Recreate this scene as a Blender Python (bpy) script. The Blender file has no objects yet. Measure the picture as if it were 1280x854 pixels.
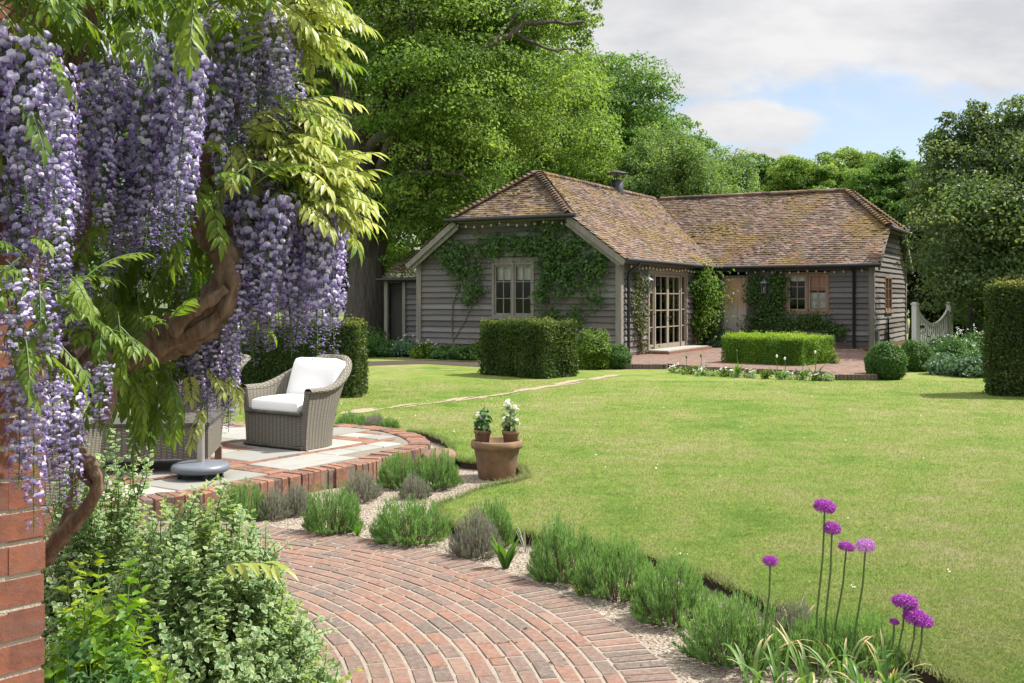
import bpy, bmesh, math, random
import numpy as np
from mathutils import Vector, Matrix
PI = math.pi
SC = bpy.context.scene
COL = SC.collection
rng = np.random.default_rng(7)
random.seed(7)

# ------------------------------------------------------------------ camera, sky, sun, exposure
F, H0, CH = 1300.0, 372.0, 1.6          # focal length in photo pixels, horizon row, eye height
cam = bpy.data.cameras.new('camera')
cam.sensor_width = 36.0
cam.lens = 36.0 * F / 1280.0
cam.shift_y = -(427.0 - H0) / 1280.0
cam.clip_end = 3000
camo = bpy.data.objects.new('camera', cam)
COL.objects.link(camo)
camo.location = (0, 0, CH)
camo.rotation_euler = (PI / 2, 0, 0)
SC.camera = camo

SUN_EL = math.radians(54)
SUN_AZ = math.atan2(0.94, 0.27)          # from +Y towards +X
SDIR = Vector((math.sin(SUN_AZ) * math.cos(SUN_EL), math.cos(SUN_AZ) * math.cos(SUN_EL), math.sin(SUN_EL)))
sl = bpy.data.lights.new('sun', 'SUN')
sl.energy = 4.6
sl.angle = math.radians(0.55)
sl.color = (1.0, 0.95, 0.86)
slo = bpy.data.objects.new('sun', sl)
COL.objects.link(slo)
slo.rotation_euler = SDIR.to_track_quat('Z', 'Y').to_euler()
slo.location = (20, 10, 30)

SC.view_settings.view_transform = 'Standard'
SC.view_settings.look = 'None'
SC.view_settings.gamma = 1
SC.view_settings.use_curve_mapping = False
SC.view_settings.exposure = 1.0

wd = bpy.data.worlds.new('World')
SC.world = wd
wd.use_nodes = True
nt = wd.node_tree
nt.nodes.clear()
def N(t, typ, **kw):
    n = t.nodes.new(typ)
    for k, v in kw.items():
        setattr(n, k, v)
    return n
def mth(t, op, a, b=None, c=None, clamp=False):
    n = t.nodes.new('ShaderNodeMath'); n.operation = op; n.use_clamp = clamp
    for i, v in enumerate((a, b, c)):
        if v is None: continue
        if isinstance(v, (int, float)): n.inputs[i].default_value = v
        else: t.links.new(v, n.inputs[i])
    return n.outputs[0]
sky = N(nt, 'ShaderNodeTexSky', sky_type='NISHITA')
sky.sun_disc = False
sky.sun_elevation = SUN_EL
sky.sun_rotation = SUN_AZ
sky.air_density = 1.0; sky.dust_density = 1.3; sky.ozone_density = 2.6
bg1 = N(nt, 'ShaderNodeBackground'); bg1.inputs[1].default_value = 0.088
nt.links.new(sky.outputs[0], bg1.inputs[0])
tc = N(nt, 'ShaderNodeTexCoord')
sep = N(nt, 'ShaderNodeSeparateXYZ'); nt.links.new(tc.outputs['Generated'], sep.inputs[0])
X, Y, Z = sep.outputs
ya = mth(nt, 'MAXIMUM', mth(nt, 'ABSOLUTE', Y), 0.08)
u = mth(nt, 'DIVIDE', X, ya); v = mth(nt, 'DIVIDE', Z, ya)
cmb = N(nt, 'ShaderNodeCombineXYZ')
nt.links.new(u, cmb.inputs[0]); nt.links.new(mth(nt, 'MULTIPLY', v, 1.7), cmb.inputs[1])
def noise(t, vec, scale, det=6, rough=0.55):
    n = t.nodes.new('ShaderNodeTexNoise'); n.inputs['Scale'].default_value = scale
    n.inputs['Detail'].default_value = det; n.inputs['Roughness'].default_value = rough
    if vec is not None: t.links.new(vec, n.inputs['Vector'])
    return n.outputs['Fac']
n1 = noise(nt, cmb.outputs[0], 7.0, 7, 0.55)
n2 = noise(nt, cmb.outputs[0], 26.0, 5, 0.6)
nn = mth(nt, 'ADD', mth(nt, 'MULTIPLY', mth(nt, 'SUBTRACT', n1, 0.5), 1.5), mth(nt, 'MULTIPLY', mth(nt, 'SUBTRACT', n2, 0.5), 0.55))
fld = None
# cloud bodies: centre (u, v), half sizes, weight: one bank across the top, two small cumulus below it
for (cu, cv, hu, hv) in ((0.33, 0.31, 0.55, 0.125), (0.10, 0.245, 0.22, 0.06), (0.225, 0.168, 0.080, 0.024), (0.235, 0.136, 0.030, 0.013),
                         (0.48, 0.225, 0.10, 0.030), (-0.6, 0.30, 0.4, 0.14), (1.3, 0.32, 0.5, 0.12)):
    a = mth(nt, 'POWER', mth(nt, 'DIVIDE', mth(nt, 'SUBTRACT', u, cu), hu), 2.0)
    b = mth(nt, 'POWER', mth(nt, 'DIVIDE', mth(nt, 'SUBTRACT', v, cv), hv), 2.0)
    e = mth(nt, 'SUBTRACT', 1.0, mth(nt, 'SQRT', mth(nt, 'ADD', a, b)))
    e = mth(nt, 'MAXIMUM', e, -1.0)
    fld = e if fld is None else mth(nt, 'MAXIMUM', fld, e)
fill_cloud = mth(nt, 'MULTIPLY', mth(nt, 'SUBTRACT', v, 0.5), 1.0)      # overhead cloud out of view, added as fill light
fld = mth(nt, 'MAXIMUM', fld, mth(nt, 'MINIMUM', fill_cloud, 0.35))
mask = mth(nt, 'ADD', fld, nn)
rmp = N(nt, 'ShaderNodeMapRange'); rmp.interpolation_type = 'SMOOTHSTEP'
rmp.inputs[1].default_value = -0.10; rmp.inputs[2].default_value = 0.34
nt.links.new(mask, rmp.inputs[0])
cm2 = N(nt, 'ShaderNodeCombineXYZ'); nt.links.new(u, cm2.inputs[0]); nt.links.new(mth(nt, 'MULTIPLY', v, 2.6), cm2.inputs[1])
n3 = noise(nt, cm2.outputs[0], 5.0, 6, 0.6)
cr = N(nt, 'ShaderNodeValToRGB')
cr.color_ramp.elements[0].position = 0.34; cr.color_ramp.elements[0].color = (0.66, 0.66, 0.68, 1)
cr.color_ramp.elements[1].position = 0.62; cr.color_ramp.elements[1].color = (0.90, 0.88, 0.865, 1)
nt.links.new(n3, cr.inputs[0])
bg2 = N(nt, 'ShaderNodeBackground'); hi_ = N(nt, 'ShaderNodeMapRange'); hi_.inputs[1].default_value = .35; hi_.inputs[2].default_value = 1.2; hi_.inputs[3].default_value = .52; hi_.inputs[4].default_value = 1.2
nt.links.new(v, hi_.inputs[0]); nt.links.new(hi_.outputs[0], bg2.inputs[1])  # cloud above the view is brightened to add ambient fill
nt.links.new(cr.outputs[0], bg2.inputs[0])
mx = N(nt, 'ShaderNodeMixShader')
nt.links.new(mth(nt, 'MULTIPLY_ADD', rmp.outputs[0], 0.72, 0.22), mx.inputs[0]); nt.links.new(bg1.outputs[0], mx.inputs[1]); nt.links.new(bg2.outputs[0], mx.inputs[2])
wo = N(nt, 'ShaderNodeOutputWorld'); nt.links.new(mx.outputs[0], wo.inputs[0])

# ------------------------------------------------------------------ helpers
def G(px, py, z=0.0):                     # point on a level plane seen at a photo pixel
    y = (CH - z) * F / (py - H0)
    return np.array([(px - 640.0) * y / F, y, z])
def W(px, py, y):                         # point at a given distance seen at a photo pixel
    return np.array([(px - 640.0) * y / F, y, CH + (H0 - py) * y / F])
def tag(o, label=None, cat=None, group=None, kind=None):
    if label: o['label'] = label
    if cat: o['category'] = cat
    if group: o['group'] = group
    if kind: o['kind'] = kind
    return o
def empty(name, loc, rz=0.0, label=None, cat=None, group=None):
    o = bpy.data.objects.new(name, None); COL.objects.link(o)
    o.location = tuple(loc); o.rotation_euler = (0, 0, rz); o.empty_display_size = 0.2
    return tag(o, label, cat, group)
def copy_tree(o, parent=None):
    c = o.copy(); COL.objects.link(c); c.parent = parent
    for ch in list(o.children): copy_tree(ch, c)
    return c
def norm(a):
    a = np.asarray(a, float)
    return a / np.maximum(np.linalg.norm(a, axis=-1, keepdims=True), 1e-9)

class MB:
    """collects geometry as arrays and links it as one mesh object"""
    def __init__(s):
        s.v = []; s.nv = 0; s.f = []; s.rnd = []; s.edge = []; s.mi = []; s.sm = []; s.uv = []
    def add(s, V, faces, rnd=0.5, edge=None, mi=0, smooth=False, uv=None):
        V = np.asarray(V, float).reshape(-1, 3)
        for F_ in faces:
            F_ = np.asarray(F_, np.int64)
            if F_.ndim == 1: F_ = F_[None]
            if len(F_) == 0: continue
            s.f.append(F_ + s.nv)
            n = len(F_)
            r = np.full(n, rnd, float) if np.ndim(rnd) == 0 else np.asarray(rnd, float)
            if len(r) != n: r = np.resize(r, n)
            s.rnd.append(r); s.mi.append(np.full(n, mi, np.int32)); s.sm.append(np.full(n, smooth, bool))
        s.v.append(V); s.nv += len(V)
        s.edge.append(np.zeros(len(V)) if edge is None else np.asarray(edge, float))
        s.uv.append(np.zeros((len(V), 2)) if uv is None else np.asarray(uv, float))
    def scatter(s, T, pos, R, sc, rnd, mi=0):
        """T=(verts, [faces...], edge) placed N times; R (N,3,3) with columns = axes"""
        tv, tf, te = T
        n = len(pos)
        if n == 0: return
        sc = np.asarray(sc, float)
        if sc.ndim == 0: sc = np.full(n, float(sc))
        if sc.ndim == 1: sc = np.repeat(sc[:, None], 3, 1)
        P = np.einsum('nij,nkj->nki', R, tv[None] * sc[:, None, :]) + pos[:, None, :]
        k = len(tv)
        off = (np.arange(n) * k)
        faces = []; rr = []
        rnd = np.full(n, rnd, float) if np.ndim(rnd) == 0 else rnd
        for F_ in tf:
            F_ = np.asarray(F_)
            s.f.append((F_[None] + off[:, None, None]).reshape(-1, F_.shape[1]) + s.nv)
            s.rnd.append(np.repeat(rnd, len(F_)))
            s.mi.append(np.full(n * len(F_), mi, np.int32)); s.sm.append(np.zeros(n * len(F_), bool))
        s.v.append(P.reshape(-1, 3)); s.nv += n * k
        s.edge.append(np.tile(te if te is not None else np.zeros(k), n))
        s.uv.append(np.zeros((n * k, 2)))
    def box(s, a, b, rnd=0.5, mi=0, M=None):
        a = np.asarray(a, float); b = np.asarray(b, float)
        V = np.array([[(a, b)[i][0], (a, b)[j][1], (a, b)[k][2]] for k in (0, 1) for j in (0, 1) for i in (0, 1)])
        if M is not None: V = M(V)
        s.add(V, [[[0, 2, 3, 1], [4, 5, 7, 6], [0, 1, 5, 4], [2, 6, 7, 3], [0, 4, 6, 2], [1, 3, 7, 5]]], rnd, mi=mi)
    def tube(s, pts, rad, sides=8, rnd=0.5, mi=0, caps=True, smooth=True):
        P = np.asarray(pts, float); n = len(P)
        rad = np.full(n, rad, float) if np.ndim(rad) == 0 else np.asarray(rad, float)
        t = norm(np.gradient(P, axis=0))
        ref = np.array([0, 0, 1.0]) if abs(t[0][2]) < 0.9 else np.array([1.0, 0, 0])
        a = norm(np.cross(t[0], ref)); ring = []
        for i in range(n):
            a = norm(a - t[i] * np.dot(a, t[i])); b = np.cross(t[i], a)
            th = np.arange(sides) * 2 * PI / sides
            ring.append(P[i] + rad[i] * (np.cos(th)[:, None] * a + np.sin(th)[:, None] * b))
        V = np.concatenate(ring)
        i = np.arange(n - 1)[:, None] * sides; j = np.arange(sides)[None]; j2 = (j + 1) % sides
        q = np.stack([i + j, i + j2, i + sides + j2, i + sides + j], -1).reshape(-1, 4)
        fs = [q]
        s.add(V, fs, rnd, mi=mi, smooth=smooth)
        if caps:
            for r0, c in ((ring[0], P[0]), (ring[-1], P[-1])):
                s.add(np.vstack([r0, c[None]]), [np.stack([np.arange(sides), (np.arange(sides) + 1) % sides, np.full(sides, sides)], -1)], rnd, mi=mi)
    def lathe(s, prof, seg=32, rnd=0.5, mi=0, c=(0, 0, 0), smooth=True):
        prof = np.asarray(prof, float); n = len(prof)
        th = np.arange(seg) * 2 * PI / seg
        V = np.stack([prof[:, 0:1] * np.cos(th), prof[:, 0:1] * np.sin(th), np.repeat(prof[:, 1:2], seg, 1)], -1).reshape(-1, 3) + np.asarray(c)
        i = np.arange(n - 1)[:, None] * seg; j = np.arange(seg)[None]; j2 = (j + 1) % seg
        s.add(V, [np.stack([i + j, i + j2, i + seg + j2, i + seg + j], -1).reshape(-1, 4)], rnd, mi=mi, smooth=smooth)
    def grid(s, P, rnd=0.5, mi=0, smooth=True, uv=None, closed=False):
        """P (a,b,3) grid of points"""
        a, b = P.shape[:2]
        i = np.arange(a - 1)[:, None] * b
        if closed: j = np.arange(b)[None]; j2 = (j + 1) % b
        else: j = np.arange(b - 1)[None]; j2 = j + 1
        s.add(P.reshape(-1, 3), [np.stack([i + j, i + j2, i + b + j2, i + b + j], -1).reshape(-1, 4)], rnd, mi=mi, smooth=smooth, uv=None if uv is None else uv.reshape(-1, 2))
    def mesh(s, name):
        me = bpy.data.meshes.new(name)
        V = np.concatenate(s.v); me.vertices.add(len(V)); me.vertices.foreach_set('co', V.ravel())
        lens = np.concatenate([np.full(len(f), f.shape[1]) for f in s.f])
        idx = np.concatenate([f.ravel() for f in s.f])
        me.loops.add(len(idx)); me.loops.foreach_set('vertex_index', idx.astype(np.int32))
        me.polygons.add(len(lens))
        st = np.zeros(len(lens), np.int32); st[1:] = np.cumsum(lens)[:-1]
        me.polygons.foreach_set('loop_start', st)
        me.polygons.foreach_set('material_index', np.concatenate(s.mi))
        me.polygons.foreach_set('use_smooth', np.concatenate(s.sm))
        me.update(calc_edges=True)
        a = me.attributes.new('rnd', 'FLOAT', 'FACE'); a.data.foreach_set('value', np.concatenate(s.rnd).astype(np.float32))
        e = np.concatenate(s.edge)
        if e.any():
            a = me.attributes.new('edge', 'FLOAT', 'POINT'); a.data.foreach_set('value', e.astype(np.float32))
        uv = np.concatenate(s.uv)
        if uv.any():
            l = me.uv_layers.new(name='UVMap'); l.data.foreach_set('uv', uv[idx].astype(np.float32).ravel())
        return me
    def build(s, name, mats, parent=None, label=None, cat=None, group=None, kind=None, origin=None):
        if origin is not None:
            o3 = np.asarray(origin, float); s.v = [x - o3 for x in s.v]
        me = s.mesh(name)
        for m in (mats if isinstance(mats, (list, tuple)) else [mats]): me.materials.append(m)
        o = bpy.data.objects.new(name, me); COL.objects.link(o)
        if parent is not None: o.parent = parent
        if origin is not None: o.location = tuple(origin)
        return tag(o, label, cat, group, kind)

def frames(d, n):
    """rotation matrices with x along d, z near n"""
    x = norm(d); y = norm(np.cross(n, x)); z = np.cross(x, y)
    return np.stack([x, y, z], -1)
def rdir(n, r=rng):
    return norm(r.normal(size=(n, 3)))

# ------------------------------------------------------------------ materials
def mat(name):
    m = bpy.data.materials.new(name); m.use_nodes = True
    t = m.node_tree; t.nodes.clear()
    o = N(t, 'ShaderNodeOutputMaterial')
    b = N(t, 'ShaderNodeBsdfPrincipled'); t.links.new(b.outputs[0], o.inputs[0])
    return m, t, b, o
def attr(t, nm):
    a = N(t, 'ShaderNodeAttribute', attribute_name=nm); return a.outputs['Fac']
def ramp(t, fac, stops, mode='LINEAR'):
    r = N(t, 'ShaderNodeValToRGB'); r.color_ramp.interpolation = mode
    el = r.color_ramp.elements
    while len(el) < len(stops): el.new(0.5)
    for e, (p, c) in zip(el, stops): e.position = p; e.color = (c[0], c[1], c[2], 1)
    t.links.new(fac, r.inputs[0]); return r.outputs[0]
def mixc(t, fac, a, b, mode='MIX'):
    m = N(t, 'ShaderNodeMix', data_type='RGBA', blend_type=mode)
    for sock, v_ in ((m.inputs[0], fac), (m.inputs[6], a), (m.inputs[7], b)):
        if isinstance(v_, (int, float)): sock.default_value = v_
        elif isinstance(v_, tuple): sock.default_value = (v_[0], v_[1], v_[2], 1)
        else: t.links.new(v_, sock)
    return m.outputs[2]
def objco(t, sc=(1, 1, 1)):
    c = N(t, 'ShaderNodeTexCoord'); mp = N(t, 'ShaderNodeMapping'); mp.inputs['Scale'].default_value = sc
    t.links.new(c.outputs['Object'], mp.inputs[0]); return mp.outputs[0]
def bump(t, b, h, st, dist=0.01):
    n = N(t, 'ShaderNodeBump'); n.inputs['Strength'].default_value = st; n.inputs['Distance'].default_value = dist
    t.links.new(h, n.inputs['Height']); t.links.new(n.outputs[0], b.inputs['Normal'])
def mr(t, f, a, b, c=0.0, d=1.0):
    m = N(t, 'ShaderNodeMapRange'); m.inputs[1].default_value = a; m.inputs[2].default_value = b; m.inputs[3].default_value = c; m.inputs[4].default_value = d
    t.links.new(f, m.inputs[0]); return m.outputs[0]

def leafmat(name, stops, trans=0.45, tboost=(1.3, 1.25, 0.6), rough=0.5, spec=0.35, rim=None, rimr=(0.6, 0.95), patch=None):
    m, t, b, o = mat(name)
    c = ramp(t, attr(t, 'rnd'), stops)
    if patch:
        nz = noise(t, objco(t), patch[0], 3); c = mixc(t, mr(t, nz, 0.42, 0.62), c, mixc(t, 0.75, c, patch[1]))
    if rim: c = mixc(t, mr(t, attr(t, 'edge'), rimr[0], rimr[1]), c, rim)
    t.links.new(c, b.inputs['Base Color']); b.inputs['Roughness'].default_value = rough; b.inputs['Specular IOR Level'].default_value = spec
    tr = N(t, 'ShaderNodeBsdfTranslucent')
    t.links.new(mixc(t, 1.0, c, tboost, 'MULTIPLY'), tr.inputs[0])
    mxs = N(t, 'ShaderNodeMixShader'); mxs.inputs[0].default_value = trans
    t.links.new(b.outputs[0], mxs.inputs[1]); t.links.new(tr.outputs[0], mxs.inputs[2]); t.links.new(mxs.outputs[0], o.inputs[0])
    return m
def plain(name, c, rough=0.5, metal=0.0, var=0.12, nscale=8.0, bumps=0.0, spec=0.5):
    m, t, b, o = mat(name)
    nz = noise(t, objco(t), nscale, 5)
    cc = mixc(t, nz, tuple(x * (1 - var) for x in c), tuple(min(1, x * (1 + var)) for x in c))
    t.links.new(cc, b.inputs['Base Color']); b.inputs['Roughness'].default_value = rough; b.inputs['Metallic'].default_value = metal
    b.inputs['Specular IOR Level'].default_value = spec
    if bumps: bump(t, b, noise(t, objco(t), nscale * 6, 4), bumps)
    return m

M = {}
M['oak'] = leafmat('oak_leaves', [(0, (0.072, 0.150, 0.031)), (.5, (0.157, 0.271, 0.051)), (1, (0.277, 0.397, 0.090))], 0.58, tboost=(1.25, 1.2, .8), patch=(0.35, (.15, .225, .04)), spec=.2)
M['tree2'] = leafmat('broad_leaves', [(0, (0.064, 0.139, 0.037)), (.5, (0.128, 0.238, 0.056)), (1, (0.215, 0.337, 0.093))], 0.58, tboost=(1.2, 1.2, .8), spec=.2, patch=(0.3, (.06, .13, .02)))
M['willow'] = leafmat('willow_leaves', [(0, (0.112, 0.194, 0.069)), (.5, (0.163, 0.263, 0.094)), (1, (0.225, 0.325, 0.125))], 0.5, spec=.2)
M['magnolia'] = leafmat('glossy_leaves', [(0, (.05, .098, .036)), (.55, (.10, .168, .06)), (.85, (.145, .215, .085)), (1, (.25, .27, .14))], 0.55, rough=0.42, spec=0.4)
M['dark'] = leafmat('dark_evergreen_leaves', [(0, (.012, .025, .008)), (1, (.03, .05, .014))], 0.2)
M['yew'] = leafmat('yew_leaves', [(0, (.03, .055, .014)), (.7, (.06, .095, .02)), (1, (.20, .20, .03))], 0.35, spec=.2)
M['hedge'] = leafmat('clipped_hedge_leaves', [(0, (.035, .065, .014)), (.7, (.07, .12, .022)), (1, (.18, .19, .03))], 0.38, spec=.2)
M['box'] = leafmat('box_leaves', [(0, (.07, .15, .014)), (.6, (.14, .26, .02)), (1, (.27, .38, .03))], 0.5)
M['boxball'] = leafmat('dense_box_leaves', [(0, (.035, .095, .018)), (.6, (.075, .165, .03)), (1, (.13, .24, .045))], 0.4)
M['lime'] = leafmat('lime_shrub_leaves', [(0, (.05, .11, .012)), (.6, (.11, .19, .016)), (1, (.17, .25, .02))], 0.4)
M['vine'] = leafmat('climber_leaves', [(0, (.035, .085, .018)), (.6, (.065, .14, .026)), (1, (.10, .19, .035))], 0.35)
M['vinelight'] = leafmat('bright_climber_leaves', [(0, (.06, .13, .016)), (.6, (.12, .22, .025)), (1, (.20, .30, .05))], 0.45)
M['rose'] = leafmat('rose_leaves', [(0, (.05, .07, .018)), (.6, (.08, .11, .025)), (1, (.12, .13, .03))], 0.35)
M['peren'] = leafmat('perennial_leaves', [(0, (0.037, 0.106, 0.025)), (.6, (0.069, 0.163, 0.037)), (1, (0.112, 0.213, 0.062))], 0.35)
M['blue'] = leafmat('bluish_leaves', [(0, (0.050, 0.112, 0.062)), (.6, (0.088, 0.175, 0.094)), (1, (0.150, 0.237, 0.125))], 0.3)
M['lav'] = leafmat('lavender_leaves', [(0, (.09, .155, .07)), (.5, (.14, .27, .09)), (1, (.25, .39, .17))], 0.45, rough=0.7, spec=.15)
M['lavgrey'] = leafmat('grey_lavender_leaves', [(0, (.15, .14, .125)), (.5, (.26, .245, .25)), (.8, (.19, .28, .13)), (1, (.34, .31, .36))], 0.25, rough=0.7)
M['tulip'] = leafmat('bulb_leaves', [(0, (.05, .15, .02)), (1, (.11, .24, .03))], 0.4, rough=0.4)
M['straw'] = leafmat('withered_leaves', [(0, (.07, .16, .04)), (.6, (.12, .22, .06)), (1, (.20, .27, .09))], 0.4, rim=(.58, .42, .25), rimr=(0.62, 0.85))
M['wleaf'] = leafmat('wisteria_leaves', [(0, (0.069, 0.138, 0.023)), (.6, (0.149, 0.241, 0.034)), (1, (0.218, 0.310, 0.046))], 0.48, rough=0.45, spec=0.3)
M['wyoung'] = leafmat('young_wisteria_leaves', [(0, (0.264, 0.330, 0.055)), (.6, (0.440, 0.484, 0.143)), (1, (0.572, 0.583, 0.242))], 0.5, tboost=(1.1, 1.1, .7), rough=0.4, spec=0.45)
M['varieg'] = leafmat('variegated_leaves', [(0, (.11, .225, .075)), (.6, (.175, .29, .125)), (1, (.29, .38, .14))], 0.45, rim=(.48, .55, .34), rimr=(0.45, 1.0))
M['bright'] = leafmat('bright_green_leaves', [(0, (.06, .16, .012)), (.6, (.14, .28, .015)), (1, (.30, .40, .03))], 0.45, rough=0.4)
M['petalw'] = leafmat('white_petals', [(0, (.75, .74, .70)), (1, (.85, .85, .82))], 0.3, tboost=(1, 1, 1))
M['allium'] = leafmat('purple_petals', [(0, (.20, .015, .24)), (.5, (.38, .05, .42)), (1, (.58, .20, .62))], 0.35, tboost=(1.1, 1, 1.1))
M['litter'] = leafmat('dry_litter', [(0, (.12, .06, .03)), (.4, (.26, .17, .08)), (.7, (.20, .24, .06)), (1, (.55, .50, .58))], .2)
M['alliumpale'] = leafmat('pale_purple_petals', [(0, (.38, .12, .42)), (.6, (.52, .22, .56)), (1, (.66, .36, .70))], 0.35, tboost=(1.1, 1, 1.1))
M['stemg'] = plain('green_stem', (.07, .12, .03), 0.5)
M['stemb'] = plain('brown_stem', (.14, .09, .055), 0.8)

def mk_floret():
    m, t, b, o = mat('wisteria_petals')
    base = ramp(t, attr(t, 'rnd'), [(0, (.42, .38, .63)), (.5, (.60, .56, .76)), (1, (.82, .80, .89))])
    dk = ramp(t, attr(t, 'rnd'), [(0, (.21, .13, .43)), (1, (.38, .28, .62))])
    c = mixc(t, attr(t, 'edge'), base, dk)
    t.links.new(c, b.inputs['Base Color']); b.inputs['Roughness'].default_value = 0.6; b.inputs['Specular IOR Level'].default_value = 0.25
    tr = N(t, 'ShaderNodeBsdfTranslucent'); t.links.new(c, tr.inputs[0])
    ms = N(t, 'ShaderNodeMixShader'); ms.inputs[0].default_value = 0.4
    t.links.new(b.outputs[0], ms.inputs[1]); t.links.new(tr.outputs[0], ms.inputs[2]); t.links.new(ms.outputs[0], o.inputs[0])
    return m
M['floret'] = mk_floret()

def mk_bark(name, c1, c2, sc, st=0.8):
    m, t, b, o = mat(name)
    nz = noise(t, objco(t, (sc, sc, sc * 0.16)), 1.0, 7, 0.65)
    t.links.new(ramp(t, nz, [(.3, c1), (.7, c2)]), b.inputs['Base Color']); b.inputs['Roughness'].default_value = 0.9
    bump(t, b, nz, st, 0.06 if sc < 20 else 0.012); return m
M['bark'] = mk_bark('oak_bark', (.035, .028, .022), (.12, .10, .085), 14)
M['wbark'] = mk_bark('wisteria_bark', (.075, .045, .026), (.26, .18, .115), 55, 1.0)

def mk_boards():
    m, t, b, o = mat('weathered_weatherboard')
    g = noise(t, objco(t, (2.2, 2.2, 60)), 1.0, 6, 0.65)
    g2 = noise(t, objco(t), 0.9, 4)
    c = ramp(t, attr(t, 'rnd'), [(0, (.088, .084, .086)), (.5, (.155, .15, .153)), (1, (.255, .248, .25))])
    c = mixc(t, mr(t, g, 0.35, 0.7), mixc(t, 0.5, c, (.10, .08, .07)), c)
    c = mixc(t, mr(t, g2, 0.45, 0.75, 0, 0.5), c, (.19, .135, .105))
    t.links.new(c, b.inputs['Base Color']); b.inputs['Roughness'].default_value = 0.85; b.inputs['Specular IOR Level'].default_value = 0.2
    bump(t, b, g, 0.5, 0.006); return m
M['boards'] = mk_boards()
def mk_wood(name, c1, c2, sc=(30, 30, 1.5)):
    m, t, b, o = mat(name)
    g = noise(t, objco(t, sc), 1.0, 6, 0.6)
    t.links.new(ramp(t, g, [(.3, c1), (.7, c2)]), b.inputs['Base Color']); b.inputs['Roughness'].default_value = 0.75
    bump(t, b, g, 0.3, 0.004); return m
M['oakpost'] = mk_wood('silvered_oak', (.14, .125, .108), (.25, .225, .20))
M['oakwarm'] = mk_wood('warm_oak', (.15, .085, .048), (.28, .17, .10))
M['oakgrey'] = mk_wood('greyed_oak_door', (.30, .27, .24), (.44, .40, .36))
def mk_door():
    m, t, b, o = mat('weather_stained_oak')
    g = noise(t, objco(t, (30, 30, 1.5)), 1.0, 6, 0.6); g2 = noise(t, objco(t, (9, 9, .8)), 1.0, 4)
    sp = N(t, 'ShaderNodeSeparateXYZ'); t.links.new(objco(t), sp.inputs[0])
    lo = ramp(t, g, [(.3, (.36, .325, .285)), (.7, (.54, .49, .43))]); hi = ramp(t, g, [(.3, (.34, .20, .11)), (.7, (.54, .36, .23))])
    c = mixc(t, mr(t, mth(t, 'ADD', sp.outputs[2], mth(t, 'MULTIPLY', g2, .5)), 1.35, 1.75), lo, hi)
    t.links.new(c, b.inputs['Base Color']); b.inputs['Roughness'].default_value = 0.8; bump(t, b, g, .3, .004); return m
M['oakdoor'] = mk_door()
M['doorframe'] = mk_wood('pale_oak_frame', (.20, .16, .12), (.30, .25, .20))
def mk_tiles():
    m, t, b, o = mat('clay_roof_tiles')
    r = attr(t, 'rnd')
    c = ramp(t, r, [(0, (.06, .043, .038)), (.25, (.125, .08, .064)), (.5, (.175, .105, .08)), (.7, (.165, .122, .108)), (.85, (.23, .185, .165)), (1, (.23, .11, .07))])
    g = noise(t, objco(t), .75, 5, 0.6); g2 = noise(t, objco(t), 9.0, 5, 0.6)
    c = mixc(t, mr(t, g2, 0.35, 0.7, 0, 0.5), c, (.12, .10, .08))
    c = mixc(t, mr(t, mth(t, 'ADD', mth(t, 'MULTIPLY', g, 0.7), mth(t, 'MULTIPLY', g2, 0.3)), 0.50, 0.58, 0, 0.7), c, (.19, .13, .04))
    t.links.new(c, b.inputs['Base Color']); b.inputs['Roughness'].default_value = 0.9; b.inputs['Specular IOR Level'].default_value = 0.2
    bump(t, b, g2, 0.6, 0.01); return m
M['tiles'] = mk_tiles()
M['moss'] = plain('roof_moss', (.16, .125, .035), 0.95, var=0.4, nscale=20, bumps=0.8)
def mk_brick(name, stops, dirt, sc=30, dmix=0.5, mott=.55, bst=.5):
    m, t, b, o = mat(name)
    c = ramp(t, attr(t, 'rnd'), stops)
    g = noise(t, objco(t), sc, 6, 0.65); g2 = noise(t, objco(t), sc * 0.2, 4); g3 = noise(t, objco(t), sc * .55, 5, .7)
    c = mixc(t, mr(t, g3, 0.46, 0.66, 0, mott), c, tuple(x * .42 for x in dirt))
    c = mixc(t, mr(t, g, 0.45, 0.72, 0, dmix), c, dirt)
    c = mixc(t, mr(t, g2, 0.5, 0.75, 0, dmix * 0.8), c, tuple(x * 0.6 for x in dirt))
    t.links.new(c, b.inputs['Base Color']); b.inputs['Roughness'].default_value = 0.9; b.inputs['Specular IOR Level'].default_value = 0.2
    bump(t, b, mth(t, 'ADD', g, g3), bst, 0.006); return m
M['paver'] = mk_brick('old_paving_bricks', [(0, (.11, .086, .076)), (.25, (.15, .10, .082)), (.5, (.18, .105, .082)), (.8, (.21, .102, .07)), (1, (.215, .135, .105))], (.22, .185, .16), 34, 0.75, .65)
M['wallbrick'] = mk_brick('red_wall_bricks', [(0, (.12, .058, .046)), (.5, (.225, .085, .052)), (1, (.285, .115, .066))], (.17, .10, .08), 22, 0.7)
M['edgebrick'] = mk_brick('patio_edge_bricks', [(0, (.05, .045, .05)), (.12, (.11, .06, .05)), (.4, (.19, .075, .05)), (1, (.27, .125, .08))], (.25, .195, .15), 26, 0.7)
M['mortar'] = plain('lime_mortar', (.37, .32, .25), 0.95, var=0.2, nscale=25, bumps=0.6)
M['joint'] = plain('dirty_joints', (.17, .145, .115), .95, var=.3, nscale=20, bumps=.6)
M['mortarp'] = plain('sandy_paving_joints', (.255, .22, .18), 0.95, var=0.25, nscale=20, bumps=0.8)
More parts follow.
